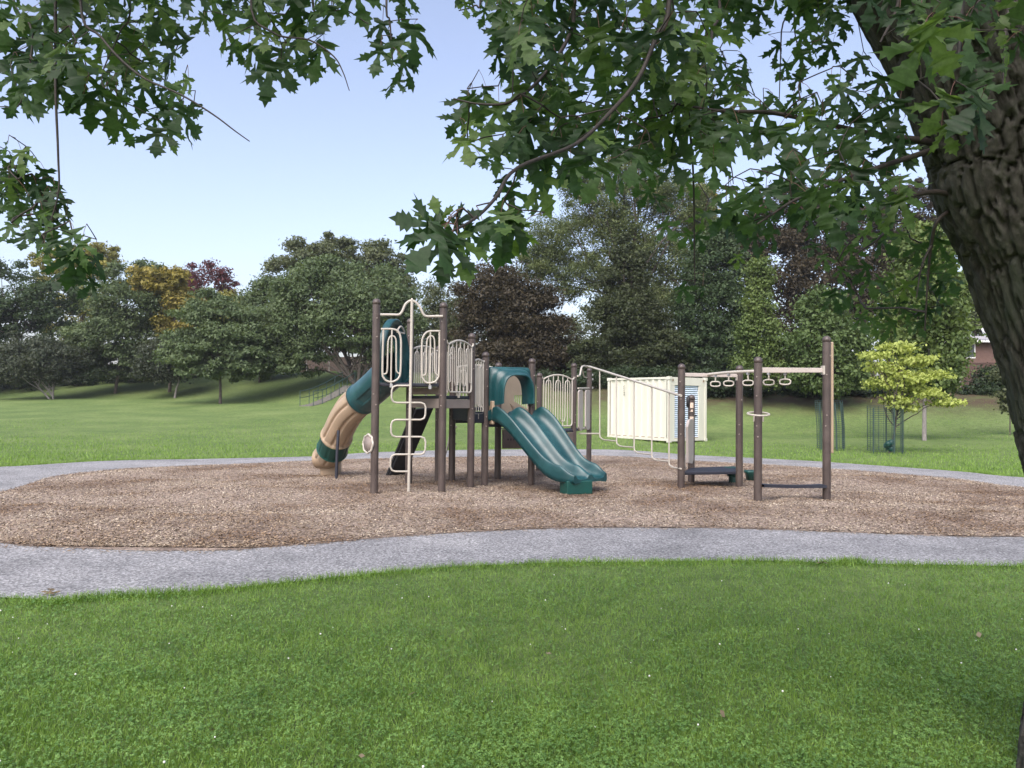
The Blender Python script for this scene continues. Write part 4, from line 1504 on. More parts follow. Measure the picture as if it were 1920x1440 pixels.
def tree(name, label, cat, base_px, d, lobes, mat, n_clump, per, size, trunk_r=.14, bark='bark_far', stems=1, flat=.5, hang=.2,
         depth=.8, group=None, limbs=14, fork=None, clump_r=.20, squash=.7, shell=.35, dark=None, aspect=.55, stem_spread=.5, leanx=0, dens=1.5):
    """lobes: ellipses (px, py, rx, ry[, weight]) of the crown outline as seen at distance d"""
    bx = at(base_px[0], base_px[1], d)
    base = np.array((bx[0], bx[1], float(terrain(bx[0], bx[1])) - .05))
    t = thing(name, base, label, cat, group)
    ALLTREE.append(t)
    s = d / F
    w = np.array([l[2] * l[3] * (l[4] if len(l) > 4 else 1) for l in lobes], float)
    w /= w.sum()
    Cc, Rr = [], []
    for l, wi in zip(lobes, w):
        c = at(l[0], l[1], d + (l[5] if len(l) > 5 else 0))
        rx, rz_ = l[2] * s, l[3] * s
        for _ in range(max(4, int(round(n_clump * 1.35 * wi)))):
            v = np.array([random.gauss(0, 1) for _ in range(3)]); v /= np.linalg.norm(v)
            q = (shell + (1 - shell) * random.random()) ** .5
            if random.random() < .22: q *= random.uniform(1.0, 1.28)
            Cc.append(c + v * q * np.array((rx, rx * depth, rz_)) * .9)
            cr = (.62 if q > 1 else 1) * clump_r * min(rx, rz_) * random.uniform(.7, 1.6) + .15
            Rr.append((cr * random.uniform(1, 1.4), cr * random.uniform(1, 1.4), cr * squash))
    Cc, Rr = np.array(Cc), np.array(Rr)
    V, Fq = leaves_mesh(Cc, Rr, int(per * dens * (1 if d < 45 else 1.5)), size * (1.1 if d < 45 else .95), flat, random.randrange(10 ** 6), hang, aspect * 1.15, d < 45)
    V = V - base
    link_mesh('crown', np_mesh('crown', V, Fq, M[mat]), t)
    # trunk and limbs
    m = MB()
    ztop = Cc[:, 2].max(); zlow = Cc[:, 2].min()
    cenx = float(np.average(Cc[:, 0])); ceny = float(np.average(Cc[:, 1]))
    H = ztop - base[2]
    fz = base[2] + (fork if fork else .35) * H
    order = sorted(range(len(Cc)), key=lambda i: random.random())[:limbs]
    if stems == 1:
        f0 = np.array((base[0] * .5 + cenx * .5 + leanx, base[1] * .5 + ceny * .5, fz))
        tp = np.array((cenx, ceny, base[2] + H * .82))
        pts = catmull([base + np.array((0, 0, -.3)), base + (f0 - base) * .5 + np.array((random.gauss(0, .04), 0, 0)), f0, (f0 + tp) / 2 + np.array((random.gauss(0, .15), 0, 0)), tp], 5)
        rs = [trunk_r * (1.25 if i == 0 else 1) * (1 - .85 * (i / (len(pts) - 1)) ** 1.2) for i in range(len(pts))]
        m.tube(pts, rs, 9)
        for i in order:
            j = min(len(pts) - 2, max(len(pts) // 3, int(len(pts) * random.uniform(.35, .85))))
            if Cc[i][2] < pts[j][2] - .2 * H: j = len(pts) // 3
            q = limb_pts(pts[j], Cc[i], .14, 7)
            r0 = rs[j] * .55
            m.tube(q, [r0 * (1 - .85 * k / 6) + .006 for k in range(7)], 6)
    else:
        for st in range(stems):
            a = 2 * math.pi * st / stems + random.uniform(-.3, .3)
            tp = np.array((cenx + math.cos(a) * stem_spread * H * .42, ceny + math.sin(a) * .3 * H * stem_spread, base[2] + H * random.uniform(.6, .8)))
            b0 = base + np.array((math.cos(a), math.sin(a) * .6, 0)) * trunk_r * .8
            mid = b0 * .55 + tp * .45 + np.array((math.cos(a) * .05 * H, 0, -.02 * H))
            pts = catmull([b0 - np.array((0, 0, .3)), b0, mid, tp], 5)
            rs = [trunk_r * .62 * (1 - .85 * i / (len(pts) - 1)) + .008 for i in range(len(pts))]
            m.tube(pts, rs, 8)
            for i in order[st::stems]:
                j = int(len(pts) * random.uniform(.4, .8))
                q = limb_pts(pts[j], Cc[i], .14, 7)
                m.tube(q, [rs[j] * .55 * (1 - .85 * k / 6) + .006 for k in range(7)], 5)
    m.build('trunk', M[bark], t, recalc=False)
    return t


LM = {
    'g_dark': ((.024, .046, .020), (.072, .114, .044)),
    'g_mid': ((.046, .074, .034), (.130, .175, .075)),
    'g_light': ((.050, .090, .028), (.135, .195, .065)),
    'g_olive': ((.055, .076, .036), (.150, .170, .085)),
    'g_willow': ((.054, .088, .040), (.150, .200, .092)),
    'g_locust': ((.050, .080, .028), (.155, .185, .07)),
    'maroon': ((.024, .022, .012), (.082, .064, .036)),
    'maroon_green': ((.022, .032, .014), (.074, .092, .036)),
    'red': ((.040, .016, .020), (.15, .042, .048)),
    'plum': ((.028, .040, .024), (.080, .096, .060)),
    'yellow': ((.19, .25, .05), (.50, .56, .16)),
    'lime': ((.055, .095, .026), (.155, .21, .060)),
    'sunlight_orange': ((.10, .105, .028), (.38, .31, .075)),  # low sun on the treetops painted into the leaf colour
    'sunlight_yellow': ((.085, .100, .028), (.34, .31, .075)),  # paler evening sun on the crowns, also painted as leaf colour
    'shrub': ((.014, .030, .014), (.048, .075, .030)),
}
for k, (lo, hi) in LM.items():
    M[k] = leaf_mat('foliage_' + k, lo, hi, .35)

GT = 'trees along the left bank'
# far and left
tree('broadleaf_tree', 'tall dark thin crowned tree at the left edge of the photo behind the plum bushes', 'tree', (38, 728), 70,
     [(20, 560, 90, 70), (70, 600, 70, 60), (-40, 600, 80, 70), (110, 560, 50, 50)], 'g_dark', 110, 60, .34, .16, fork=.35, limbs=26, clump_r=.17, group=GT)
tree('broadleaf_tree', 'tall tree with a top painted sunlit gold behind the leftmost trees', 'tree', (150, 722), 78,
     [(150, 495, 70, 45), (110, 500, 55, 40), (190, 490, 35, 35), (150, 600, 70, 70)], 'sunlight_yellow', 100, 60, .36, .16, limbs=18, group=GT)
tree('broadleaf_tree', 'broad dark green layered tree whose sunlit upper right is a separate gold tree', 'tree', (215, 738), 64,
     [(245, 560, 95, 70), (290, 540, 55, 45), (225, 630, 95, 60), (170, 650, 55, 50), (260, 680, 70, 35), (210, 690, 60, 25)], 'g_mid', 230, 70, .30, .14, limbs=18, squash=.5, clump_r=.2, group=GT)
tree('broadleaf_tree', 'tree top painted sunlit gold green beside the red tree', 'tree', (318, 722), 63,
     [(300, 530, 58, 36), (335, 560, 30, 30), (345, 610, 50, 60)], 'sunlight_orange', 90, 60, .34, .14, limbs=12, group=GT)  # gold crown stands for the sunlit side of the layered tree
tree('red_maple_tree', 'round dark red tree showing above the green trees on the left', 'tree', (385, 715), 88,
     [(380, 540, 66, 52), (415, 560, 40, 40), (345, 540, 40, 40), (380, 620, 60, 70)], 'red', 110, 60, .36, .17, limbs=20, clump_r=.17, group=GT)
tree('broadleaf_tree', 'tree painted sunlit gold between the red tree and the wide green tree', 'tree', (440, 712), 74,
     [(430, 575, 45, 35), (440, 630, 55, 60)], 'sunlight_yellow', 70, 60, .34, .13, limbs=10, group=GT)
tree('ornamental_tree', 'low plum coloured tree with a leaning forked trunk at far left', 'tree', (97, 741), 60,
     [(70, 675, 95, 42), (20, 680, 60, 38), (110, 690, 50, 30), (60, 650, 60, 25)], 'plum', 150, 60, .24, .16, 'bark_pale', stems=2, limbs=16, fork=.4, group=GT, clump_r=.3, stem_spread=.4)
tree('ornamental_tree', 'small plum coloured tree with a pale slanting trunk left of the centre bank', 'tree', (327, 742), 60,
     [(320, 670, 60, 45), (300, 690, 45, 28), (345, 660, 45, 40)], 'plum', 110, 60, .22, .09, 'bark_pale', limbs=10, fork=.3, group=GT, clump_r=.3, leanx=.4)
tree('broadleaf_tree', 'bright mid green spreading tree with a straight thin trunk on the bank toe', 'tree', (413, 757), 54,
     [(410, 610, 80, 55), (390, 575, 50, 35), (400, 670, 95, 45), (350, 660, 50, 50), (460, 650, 55, 55), (430, 690, 70, 28)], 'g_willow', 220, 70, .25, .11, limbs=18, fork=.3, squash=.5, group=GT)
tree('broadleaf_tree', 'light green tree filling the gap before the brown fence', 'tree', (486, 728), 62,
     [(500, 580, 60, 60), (490, 640, 60, 60), (520, 660, 50, 40)], 'g_mid', 120, 70, .28, .12, limbs=12, group=GT)
tree('broadleaf_tree', 'tall round tree behind the many stemmed green tree', 'tree', (620, 690), 72,
     [(590, 490, 70, 48), (660, 485, 80, 42), (720, 500, 60, 48), (530, 520, 50, 50), (640, 560, 120, 70), (740, 560, 50, 70)], 'g_olive', 220, 70, .34, .2, limbs=24, clump_r=.18, group=GT)
tree('willow_tree', 'wide green tree with many splayed stems beside the concrete stairs', 'tree', (668, 724), 56,
     [(600, 560, 100, 70), (690, 560, 85, 70), (540, 620, 80, 65), (650, 610, 110, 55), (740, 600, 55, 60), (560, 672, 75, 35), (500, 665, 45, 40), (620, 520, 70, 40), (720, 640, 40, 40)], 'g_willow', 340, 80, .25, .30, stems=7, limbs=40, stem_spread=.75, group=GT, clump_r=.22)
tree('broadleaf_tree', 'pale olive thin crowned tree in the gap left of the dark red trees', 'tree', (830, 700), 62,
     [(830, 560, 46, 46), (815, 610, 45, 60), (850, 640, 40, 50), (790, 640, 40, 55)], 'g_olive', 130, 45, .22, .1, limbs=20, clump_r=.22, group=GT)
tree('broadleaf_tree', 'wide dark green tree on the bank beyond the left edge of the photo', 'tree', (-170, 740), 62,
     [(-150, 580, 95, 75), (-210, 620, 90, 60), (-120, 650, 70, 45)], 'g_mid', 120, 60, .32, .16, limbs=14, group=GT)
tree('broadleaf_tree', 'outermost tall green tree on the left bank', 'tree', (-380, 740), 64,
     [(-370, 560, 100, 85), (-420, 630, 90, 60), (-320, 650, 80, 50)], 'g_willow', 120, 60, .32, .16, limbs=14, group=GT)
GR = 'trees along the right bank'
tree('maple_tree', 'dark reddish brown tree behind the middle of the play structure', 'tree', (940, 716), 52,
     [(930, 560, 75, 75), (985, 590, 75, 65), (1020, 640, 65, 60), (900, 620, 50, 70), (960, 670, 100, 40), (1040, 700, 60, 30), (880, 680, 50, 40)], 'maroon', 300, 75, .24, .16, limbs=22, clump_r=.22, group=GR)
tree('locust_tree', 'very tall airy tree with wide spreading limbs, its sunlit right edge a separate gold tree', 'tree', (1165, 712), 56,
     [(1040, 450, 75, 55), (1130, 400, 80, 60), (1200, 350, 80, 60), (1270, 380, 70, 60), (1080, 520, 85, 50), (1180, 470, 80, 60), (1270, 480, 60, 60), (1190, 290, 55, 30), (1310, 400, 35, 60), (1010, 500, 45, 40), (1100, 350, 50, 40), (1230, 560, 80, 50)],
     'g_locust', 560, 85, .17, .30, limbs=60, fork=.28, clump_r=.26, squash=.62, flat=.4, group=GR, shell=.1, aspect=.5)
tree('broadleaf_tree', 'added tree top painted sunlit gold at the right edge of the airy tall tree', 'tree', (1330, 716), 57.5,
     [(1325, 385, 28, 48), (1310, 430, 30, 40), (1335, 480, 30, 40)], 'sunlight_orange', 70, 60, .2, .12, limbs=14, group=GR)  # tree added as the sunlit edge of the tall airy one
tree('broadleaf_tree', 'far grey green tree filling behind the airy tall tree', 'tree', (1090, 705), 75,
     [(1040, 640, 70, 50), (1120, 630, 70, 60), (1250, 600, 80, 90), (960, 640, 60, 60)], 'g_olive', 130, 60, .28, .16, limbs=14, group=GR)
tree('broadleaf_tree', 'far dark tree filling the gap left of the airy tall tree', 'tree', (800, 700), 80,
     [(790, 640, 60, 50), (860, 640, 50, 55), (720, 640, 60, 50)], 'g_dark', 110, 60, .3, .16, limbs=10, group=GT)
tree('maple_tree', 'dark brown green dense pyramid shaped tree behind the white container', 'tree', (1180, 722), 50,
     [(1175, 520, 50, 60), (1180, 590, 85, 60), (1190, 650, 105, 50), (1130, 670, 70, 40), (1240, 660, 70, 50), (1180, 700, 110, 25), (1170, 470, 25, 40)], 'maroon_green', 300, 75, .23, .15, limbs=18, clump_r=.2, group=GR)
tree('evergreen_tree', 'dark blue green dense tree left of the narrow light green tree', 'tree', (1340, 722), 50,
     [(1340, 500, 55, 70), (1340, 590, 80, 70), (1330, 660, 80, 50), (1310, 700, 90, 26), (1350, 440, 30, 40)], 'g_dark', 260, 75, .24, .18, limbs=18, clump_r=.2, group=GR)
tree('maple_tree', 'tall dark maroon tree rising behind the right hand trees', 'tree', (1490, 716), 58,
     [(1480, 400, 80, 75), (1550, 430, 75, 80), (1450, 500, 80, 80), (1560, 540, 90, 90), (1620, 450, 60, 80), (1470, 620, 100, 70), (1400, 470, 50, 60), (1640, 560, 60, 90)], 'maroon', 330, 75, .27, .26, limbs=30, clump_r=.19, group=GR)
tree('red_maple_tree', 'dark red tree top showing left of the big leaning trunk', 'tree', (1715, 712), 66,
     [(1700, 390, 55, 55), (1740, 450, 55, 60), (1690, 480, 60, 70), (1720, 560, 60, 70)], 'maroon', 150, 65, .28, .2, limbs=20, group=GR)
tree('broadleaf_tree', 'brown green tree filling behind the house roof at right', 'tree', (1840, 706), 60,
     [(1830, 560, 60, 60), (1880, 600, 70, 60), (1800, 600, 40, 50), (1920, 540, 70, 70)], 'g_olive', 140, 60, .28, .16, limbs=16, group=GR)
tree('columnar_tree', 'narrow upright light green young tree with a pointed top', 'tree', (1428, 742), 41,
     [(1424, 520, 22, 42), (1425, 570, 26, 45), (1428, 630, 36, 45), (1420, 680, 44, 36), (1440, 700, 34, 26), (1400, 620, 20, 25)], 'lime', 170, 60, .14, .07, limbs=16, clump_r=.34, hang=.5, group=GR)
tree('broadleaf_tree', 'light green bushy tree between the narrow tree and the tall board', 'tree', (1545, 762), 40,
     [(1545, 590, 45, 55), (1530, 650, 58, 50), (1580, 650, 50, 50), (1550, 705, 65, 36), (1500, 690, 35, 40), (1600, 700, 30, 34)], 'g_light', 230, 65, .17, .09, limbs=16, clump_r=.25, hang=.4, group=GR)
tree('broadleaf_tree', 'tall light green tree with a slim whitish trunk right of the wire guard', 'tree', (1733, 818), 30,
     [(1735, 480, 55, 65), (1725, 560, 75, 70), (1760, 640, 60, 70), (1690, 620, 55, 60), (1740, 700, 55, 50), (1782, 560, 32, 60), (1775, 690, 22, 50)], 'lime', 300, 65, .15, .085, 'bark_pale', limbs=22, clump_r=.22, hang=.6, group=GR, squash=.9)
yt = tree('young_maple_tree', 'young bright yellow green tree rising from the upright wire guard', 'tree', (1662, 846), 24.6,
     [(1640, 668, 22, 9), (1690, 650, 34, 11), (1655, 690, 36, 11), (1715, 678, 40, 11), (1748, 704, 34, 9), (1690, 710, 52, 12), (1650, 722, 32, 9), (1715, 736, 56, 11), (1668, 748, 34, 8), (1772, 755, 38, 7), (1695, 764, 30, 8)], 'yellow', 84, 30, .12, .035, limbs=28, clump_r=.75, squash=.34, hang=.7, group=GR, shell=.15, aspect=.5)

tree('broadleaf_tree', 'round green tree right of the brick house', 'tree', (2120, 740), 50,
     [(2110, 560, 95, 85), (2170, 620, 80, 60), (2060, 640, 70, 50)], 'g_mid', 120, 60, .26, .16, limbs=14, group=GR)
# under-storey shrubs on the banks
def shrub(label, base_px, d, lobes, mat='shrub', n=60, per=60, size=.16, cat='shrub', group='dark shrubs on the banks'):
    return tree('shrub', label, cat, base_px, d, lobes, mat, n, per, size, .04, limbs=8, clump_r=.35, group=group, fork=.2)


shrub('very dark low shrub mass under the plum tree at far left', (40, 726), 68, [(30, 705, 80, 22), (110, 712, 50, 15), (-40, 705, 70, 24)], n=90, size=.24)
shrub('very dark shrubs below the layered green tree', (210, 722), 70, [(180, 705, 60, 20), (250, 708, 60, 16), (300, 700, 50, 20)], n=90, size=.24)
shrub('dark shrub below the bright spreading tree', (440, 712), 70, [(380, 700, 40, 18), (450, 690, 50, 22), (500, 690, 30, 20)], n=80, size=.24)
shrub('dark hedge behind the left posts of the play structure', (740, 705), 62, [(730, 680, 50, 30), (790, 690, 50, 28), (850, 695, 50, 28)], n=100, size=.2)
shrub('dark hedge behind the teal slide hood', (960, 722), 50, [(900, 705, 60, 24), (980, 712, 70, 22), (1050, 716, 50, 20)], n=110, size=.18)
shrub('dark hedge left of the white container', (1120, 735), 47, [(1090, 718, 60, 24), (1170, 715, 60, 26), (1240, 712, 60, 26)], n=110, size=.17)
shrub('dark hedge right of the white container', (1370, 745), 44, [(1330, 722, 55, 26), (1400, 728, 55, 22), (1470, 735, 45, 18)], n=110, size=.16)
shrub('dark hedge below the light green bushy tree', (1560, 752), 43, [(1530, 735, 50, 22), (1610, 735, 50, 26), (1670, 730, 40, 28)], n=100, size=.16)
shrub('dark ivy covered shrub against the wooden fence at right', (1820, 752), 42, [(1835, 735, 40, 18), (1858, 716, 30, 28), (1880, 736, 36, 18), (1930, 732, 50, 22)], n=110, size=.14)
tree('shrub', 'light green drooping shrub beside the leaning trunk at right', 'shrub', (1893, 780), 33,
     [(1885, 705, 26, 14), (1895, 740, 24, 14), (1905, 680, 26, 14), (1900, 765, 16, 10)], 'g_olive', 45, 30, .14, .03, limbs=14, clump_r=.5, squash=.5, hang=.6, group='dark shrubs on the banks')

# ------------------------------------------------------------------ fences on the bank
def fence(label, pts, h, mat, bay=2.4, d_board=.14, group='garden fences along the bank'):
    P = [np.array((x, y, float(terrain(x, y)))) for x, y in pts]
    f = thing('fence', P[0], label, 'fence', group)
    for a, b in zip(P[:-1], P[1:]):
        L = np.linalg.norm((b - a)[:2]); n = max(1, int(round(L / bay)))
        for k in range(n):
            p, q = a + (b - a) * k / n, a + (b - a) * (k + 1) / n
            dv = unit((q - p) * np.array((1, 1, 0)))
            m = MB()
            nb = int(bay / d_board)
            for j in range(nb):
                c = p + (q - p) * (j + .5) / nb
                hh = h + random.uniform(-.015, .015)
                m.box(c + np.array((0, 0, hh / 2 + .06)) + np.array((dv[1], -dv[0], 0)) * random.uniform(-.008, .008), bay / nb * .93, .02, hh, dv)
            m.build('board_panel', M[mat], f)
            MB().box(p + np.array((0, 0, h / 2 + .08)), .10, .10, h + .2, dv).build('post', M['fpost'], f)
            MB().box((p + q) / 2 + np.array((0, 0, h + .03)), np.linalg.norm(q - p) - .1, .05, .06, dv).build('rail', M[mat], f)
    return f


def gxy(px, d): return (px - 960) / F * d, d


fence('long dark brown board fence at the top of the left bank', [gxy(-150, 82), gxy(300, 76), gxy(660, 70), gxy(820, 62)], 1.5, 'fence')
fence('grey brown board fence behind the middle hedge', [gxy(830, 60.5), gxy(1050, 54), gxy(1300, 51), gxy(1640, 47)], 1.6, 'fence')
fence('reddish brown wooden fence below the brick house at right', [gxy(1650, 46.5), gxy(1800, 45.5), gxy(2150, 43)], 1.75, 'fence_red')

# ------------------------------------------------------------------ concrete stairs with railing on the left bank
st0, st1 = at(572, 757, 50.0), at(656, 725, 55.5)
stairs = thing('concrete_stairs', (st0[0], st0[1], float(terrain(st0[0], st0[1]))), 'pale concrete stairs with dark railing climbing the grass bank', 'stairs')
NS = 16
dv = unit((st1 - st0) * np.array((1, 1, 0)))
sv = np.array((dv[1], -dv[0], 0))
tops = []
for k in range(NS):
    p = st0 + (st1 - st0) * (k + .5) / NS
    z = float(terrain(p[0], p[1])) + .06
    tops.append(np.array((p[0], p[1], z)))
    MB().box(np.array((p[0], p[1], z - .17)), np.linalg.norm((st1 - st0)[:2]) / NS * 1.02, .85, .30, dv).build('step', M['conc'], stairs)
for sgn in (-1, 1):
    ln_ = [p + sv * sgn * .5 + np.array((0, 0, .92)) for p in tops]
    r_ = MB().tube(ln_, .03, 6).build('handrail', M['wire'], stairs)
    MB().tube([p - np.array((0, 0, .45)) for p in ln_], .02, 5).build('lower_rail', M['wire'], r_)
    for p in tops[::3]:
        q = p + sv * sgn * .5
        MB().tube([q - np.array((0, 0, .2)), q + np.array((0, 0, .92))], .025, 5).build('rail_post', M['wire'], r_)

# ------------------------------------------------------------------ brick house with satellite dish at right
hb = at(1850, 690, 52)
hz0 = float(terrain(hb[0], hb[1])) - .1
house = thing('brick_house', (hb[0], hb[1], hz0), 'low brown brick house with grey shingle roof behind the right fence', 'house')
HX0, HX1, HY0, HY1 = at(1770, 690, 52)[0], at(1770, 690, 52)[0] + 11.0, 52.0, 60.0
ze = at(1850, 641, 52)[2]
m = MB()
m.box(np.array(((HX0 + HX1) / 2, (HY0 + HY1) / 2, (hz0 + ze) / 2)), HX1 - HX0, HY1 - HY0, ze - hz0)
m.build('wall', M['brick'], house)
ov = .45
zr = ze + .75
c4 = [np.array((HX0 - ov, HY0 - ov, ze + .03)), np.array((HX1 + ov, HY0 - ov, ze + .03)), np.array((HX1 + ov, HY1 + ov, ze + .03)), np.array((HX0 - ov, HY1 + ov, ze + .03))]
rd = [np.array((HX0 + 2.6, (HY0 + HY1) / 2, zr)), np.array((HX1 - 2.6, (HY0 + HY1) / 2, zr))]
m = MB()
m.add(c4 + rd, [(0, 1, 5, 4), (1, 2, 5), (2, 3, 4, 5), (3, 0, 4), (3, 2, 1, 0)], False)
m.build('roof', M['roof'], house)
MB().box(np.array(((HX0 + HX1) / 2, HY0 - ov - .05, ze + .0)), HX1 - HX0 + 2 * ov, .1, .13).build('gutter', M['gutter'], house)
wx = HX0 + 1.5
wf = MB().box(np.array((HX0 + 1.35, HY0 - .02, ze - .62)), 1.5, .06, 1.0).build('window', M['gutter'], house)
M['glass'] = simple('window_glass', (.05, .06, .07), .12, .1, 3)
MB().box(np.array((HX0 + 1.35, HY0 - .055, ze - .62)), 1.36, .012, .86).build('pane', M['glass'], wf)
dp = at(1851, 617, 51.9)
dish = thing('satellite_dish', dp, 'grey round satellite dish on the house roof', 'dish')
dax = unit(np.array((-.35, -.85, .35)))
MB().lathe(dp, [(0, -.08), (.12, -.07), (.26, -.02), (.345, .04), (.35, .03), (.27, -.035), (0, -.1)], 24, dax).build('reflector', M['dish'], dish)
MB().tube([dp - dax * .08, dp - dax * .15 + np.array((0, 0, -.25)), np.array((dp[0], dp[1] + .15, ze + .15))], .03, 6).build('mast', M['dish'], dish)
MB().tube([dp + np.array((.1, 0, -.3)), dp + dax * .38 + np.array((0, 0, -.05))], .015, 5).build('feed_arm', M['dish'], dish)

# ------------------------------------------------------------------ foreground silver maple
edge = [(1922, 1461, 3.18, .34), (1932, 1340, 3.18, .31), (1938, 1240, 3.18, .295), (1948, 1050, 3.18, .285), (1930, 860, 3.17, .285), (1884, 680, 3.14, .285),
        (1822, 520, 3.10, .29), (1765, 400, 3.06, .30), (1742, 300, 3.02, .30), (1690, 170, 2.96, .30), (1605, 0, 2.9, .30), (1500, -200, 2.85, .28), (1390, -420, 2.8, .25)]
cpts, crad = [], []
for px, py, d, r in edge:
    p = at(px, py, d)
    tdir = unit(np.array((-.35, 0, 1.0))) if py < 600 else np.array((0, 0, 1.0))
    side = unit(np.array((1.0, 0, .35 if py < 600 else 0)))
    cpts.append(p + side * (r + .035))
    crad.append(r)
cpts[0][2] = 0
cpts.insert(0, cpts[0] + np.array((.02, 0, -.3))); crad.insert(0, .42)
mb0 = cpts[1].copy()
maple = thing('silver_maple_tree', (mb0[0], mb0[1], 0), 'big leaning silver maple at right with leafy branches hanging over the view', 'tree')
NSUB = 30
cc = catmull(cpts, NSUB); rr = catmull([np.array((r, 0)) for r in crad], NSUB)
NTH = 210
rows = []
for i, (p, r) in enumerate(zip(cc, rr)):
    r = r[0]
    t = unit(cc[min(i + 1, len(cc) - 1)] - cc[max(i - 1, 0)])
    u = unit(np.cross(t, np.array((0, 1.0, 0)))); w = np.cross(t, u)
    row = []
    for k in range(NTH):
        a = 2 * math.pi * k / NTH
        q = Vector((math.cos(a) * r * 25 + i * .004, math.sin(a) * r * 25, i * .0125 * 3.4))
        q += Vector((noise.noise(q * .6), noise.noise(q * .6 + Vector((9, 2, 4))), 0)) * .9
        ds_, _ = noise.voronoi(q)
        cr = min(1, max(0, (ds_[1] - ds_[0]) / .13))
        cr = cr * cr * (3 - 2 * cr)
        hgt = -.036 * (1 - cr) + .008 * noise.noise(q * 2.3) + .006 * noise.noise(q * 6.1) + .02 * noise.noise(Vector((math.cos(a), math.sin(a), i * .03)))
        # root flare lobes low down
        if p[2] < .35: hgt += .03 * (1 - max(p[2], 0) / .35) * math.cos(a * 5 + 1)
        row.append(p + (r + hgt) * (math.cos(a) * u + math.sin(a) * w))
    rows.append(row)
MB().grid(rows, closed=True).build('trunk', M['bark'], maple, recalc=False)

# limbs that carry the hanging sprays (they run above the picture)
tp_ = cc[-1]
SK = []          # skeleton points for twig attachment: (point)


def branch(pts, r0, r1, name='branch', sk=True, mat='bark', n=6):
    P = catmull([np.array(p, float) for p in pts], n)
    m = MB().tube(P, list(np.linspace(r0, r1, len(P))), 8)
    m.build(name, M[mat], maple)
    if sk:
        for a, b in zip(P[:-1], P[1:]):
            L = np.linalg.norm(b - a)
            for k in range(max(1, int(L / .05))):
                SK.append(a + (b - a) * k / max(1, int(L / .05)))
        SK.append(P[-1])
    return P


lm1 = branch([tp_ - np.array((0, 0, .15)), tp_ + np.array((-.7, -.15, .75)), (-.4, 2.75, 4.35), (-1.5, 2.7, 4.5), (-2.6, 2.6, 4.4)], .16, .035, sk=False)
lm2 = branch([tp_ + np.array((.05, 0, -.3)), tp_ + np.array((.15, -.3, .6)), (.35, 2.1, 3.9), (.0, 1.75, 4.0), (-.5, 1.6, 3.95)], .13, .03, sk=False)
lm3 = branch([cc[int(len(cc) * .80)], cc[int(len(cc) * .80)] + np.array((.4, -.05, .5)), (1.9, 2.6, 4.1), (2.3, 2.2, 4.6)], .16, .06, sk=False)
lm4 = branch([lm1[6], (.35, 3.3, 4.3), (.4, 3.9, 4.4)], .07, .03, sk=False)


def nearest(P, p): return min(P, key=lambda q: np.linalg.norm(q - p))


def hang(pix, limb, r0=.010, r1=.003):
    """hanging branch traced at given photo pixels and distances, joined upwards to a limb"""
    pts = [at(x, y, d) for x, y, d in pix]
    top = nearest(limb, pts[0] + np.array((0, 0, 1.0)))
    up = [top, top * .45 + pts[0] * .55 + np.array((0, 0, .12))]
    return branch(up + pts, r0, r1, mat='twig', n=5)


hang([(104, -20, 2.75), (104, 160, 2.7), (109, 290, 2.7), (108, 370, 2.7), (75, 470, 2.7)], lm1, .0075, .002)
hang([(20, -20, 3.0), (60, 60, 2.9), (40, 190, 2.9), (0, 200, 2.95)], lm1, .006, .002)
hang([(150, -10, 2.6), (190, 70, 2.6), (260, 140, 2.55), (340, 178, 2.5), (400, 215, 2.5), (440, 245, 2.5), (468, 265, 2.5)], lm1, .006, .0016)
hang([(245, -10, 2.9), (225, 60, 2.9), (190, 150, 2.85), (230, 190, 2.8)], lm1, .005, .0016)
hang([(470, -20, 2.6), (510, 60, 2.6), (580, 75, 2.6), (625, 105, 2.6), (643, 135, 2.6), (655, 170, 2.6)], lm1, .0055, .0014)
hang([(585, -10, 2.9), (610, 20, 2.9), (650, 20, 2.9), (690, 45, 2.9)], lm1, .007, .002)
hang([(725, -15, 2.6), (731, 40, 2.6), (736, 112, 2.6)], lm1, .006, .002)
hang([(900, -25, 2.7), (890, 10, 2.7), (860, 20, 2.7)], lm1, .006, .002)
hang([(1256, -10, 2.35), (1230, 70, 2.3), (1195, 150, 2.25), (1140, 215, 2.15), (1080, 270, 2.0), (970, 315, 1.75), (930, 370, 1.55), (890, 410, 1.42), (835, 440, 1.36)], lm2, .0095, .0022)
hang([(1080, -20, 2.5), (1070, 60, 2.5), (1020, 140, 2.45), (960, 190, 2.4), (900, 195, 2.4), (850, 185, 2.4)], lm2, .010, .0025)
hang([(965, -20, 2.4), (963, 80, 2.4), (961, 180, 2.4)], lm2, .006, .002)
hang([(1345, -20, 2.8), (1335, 60, 2.75), (1330, 140, 2.7), (1300, 200, 2.7)], lm4, .009, .003)
hang([(1468, -20, 3.4), (1465, 60, 3.4), (1461, 190, 3.4)], lm4, .007, .002)
hang([(1470, -20, 3.6), (1490, 60, 3.6), (1506, 150, 3.6)], lm4, .006, .002)
tl = lambda f: cc[int(len(cc) * f)]
b1 = at(1718, 262, 2.98)
branch([b1 + np.array((.12, .05, 0)), b1, at(1640, 252, 2.95), at(1560, 235, 2.9), at(1450, 212, 2.8), at(1350, 208, 2.7), at(1270, 195, 2.6)], .016, .004, mat='twig')
b2 = at(1757, 360, 3.0)
branch([b2 + np.array((.12, .08, 0)), b2, at(1715, 366, 2.95), at(1685, 384, 2.9), at(1655, 440, 2.85), at(1600, 480, 2.8)], .013, .003, mat='twig')
branch([b2 + np.array((.1, .08, -.05)), at(1757, 415, 3.05), at(1746, 460, 3.1), at(1740, 520, 3.15), at(1734, 620, 3.2)], .009, .003, mat='twig')
branch([at(1746, 460, 3.1), at(1728, 500, 3.1), at(1718, 560, 3.1)], .006, .002, mat='twig')
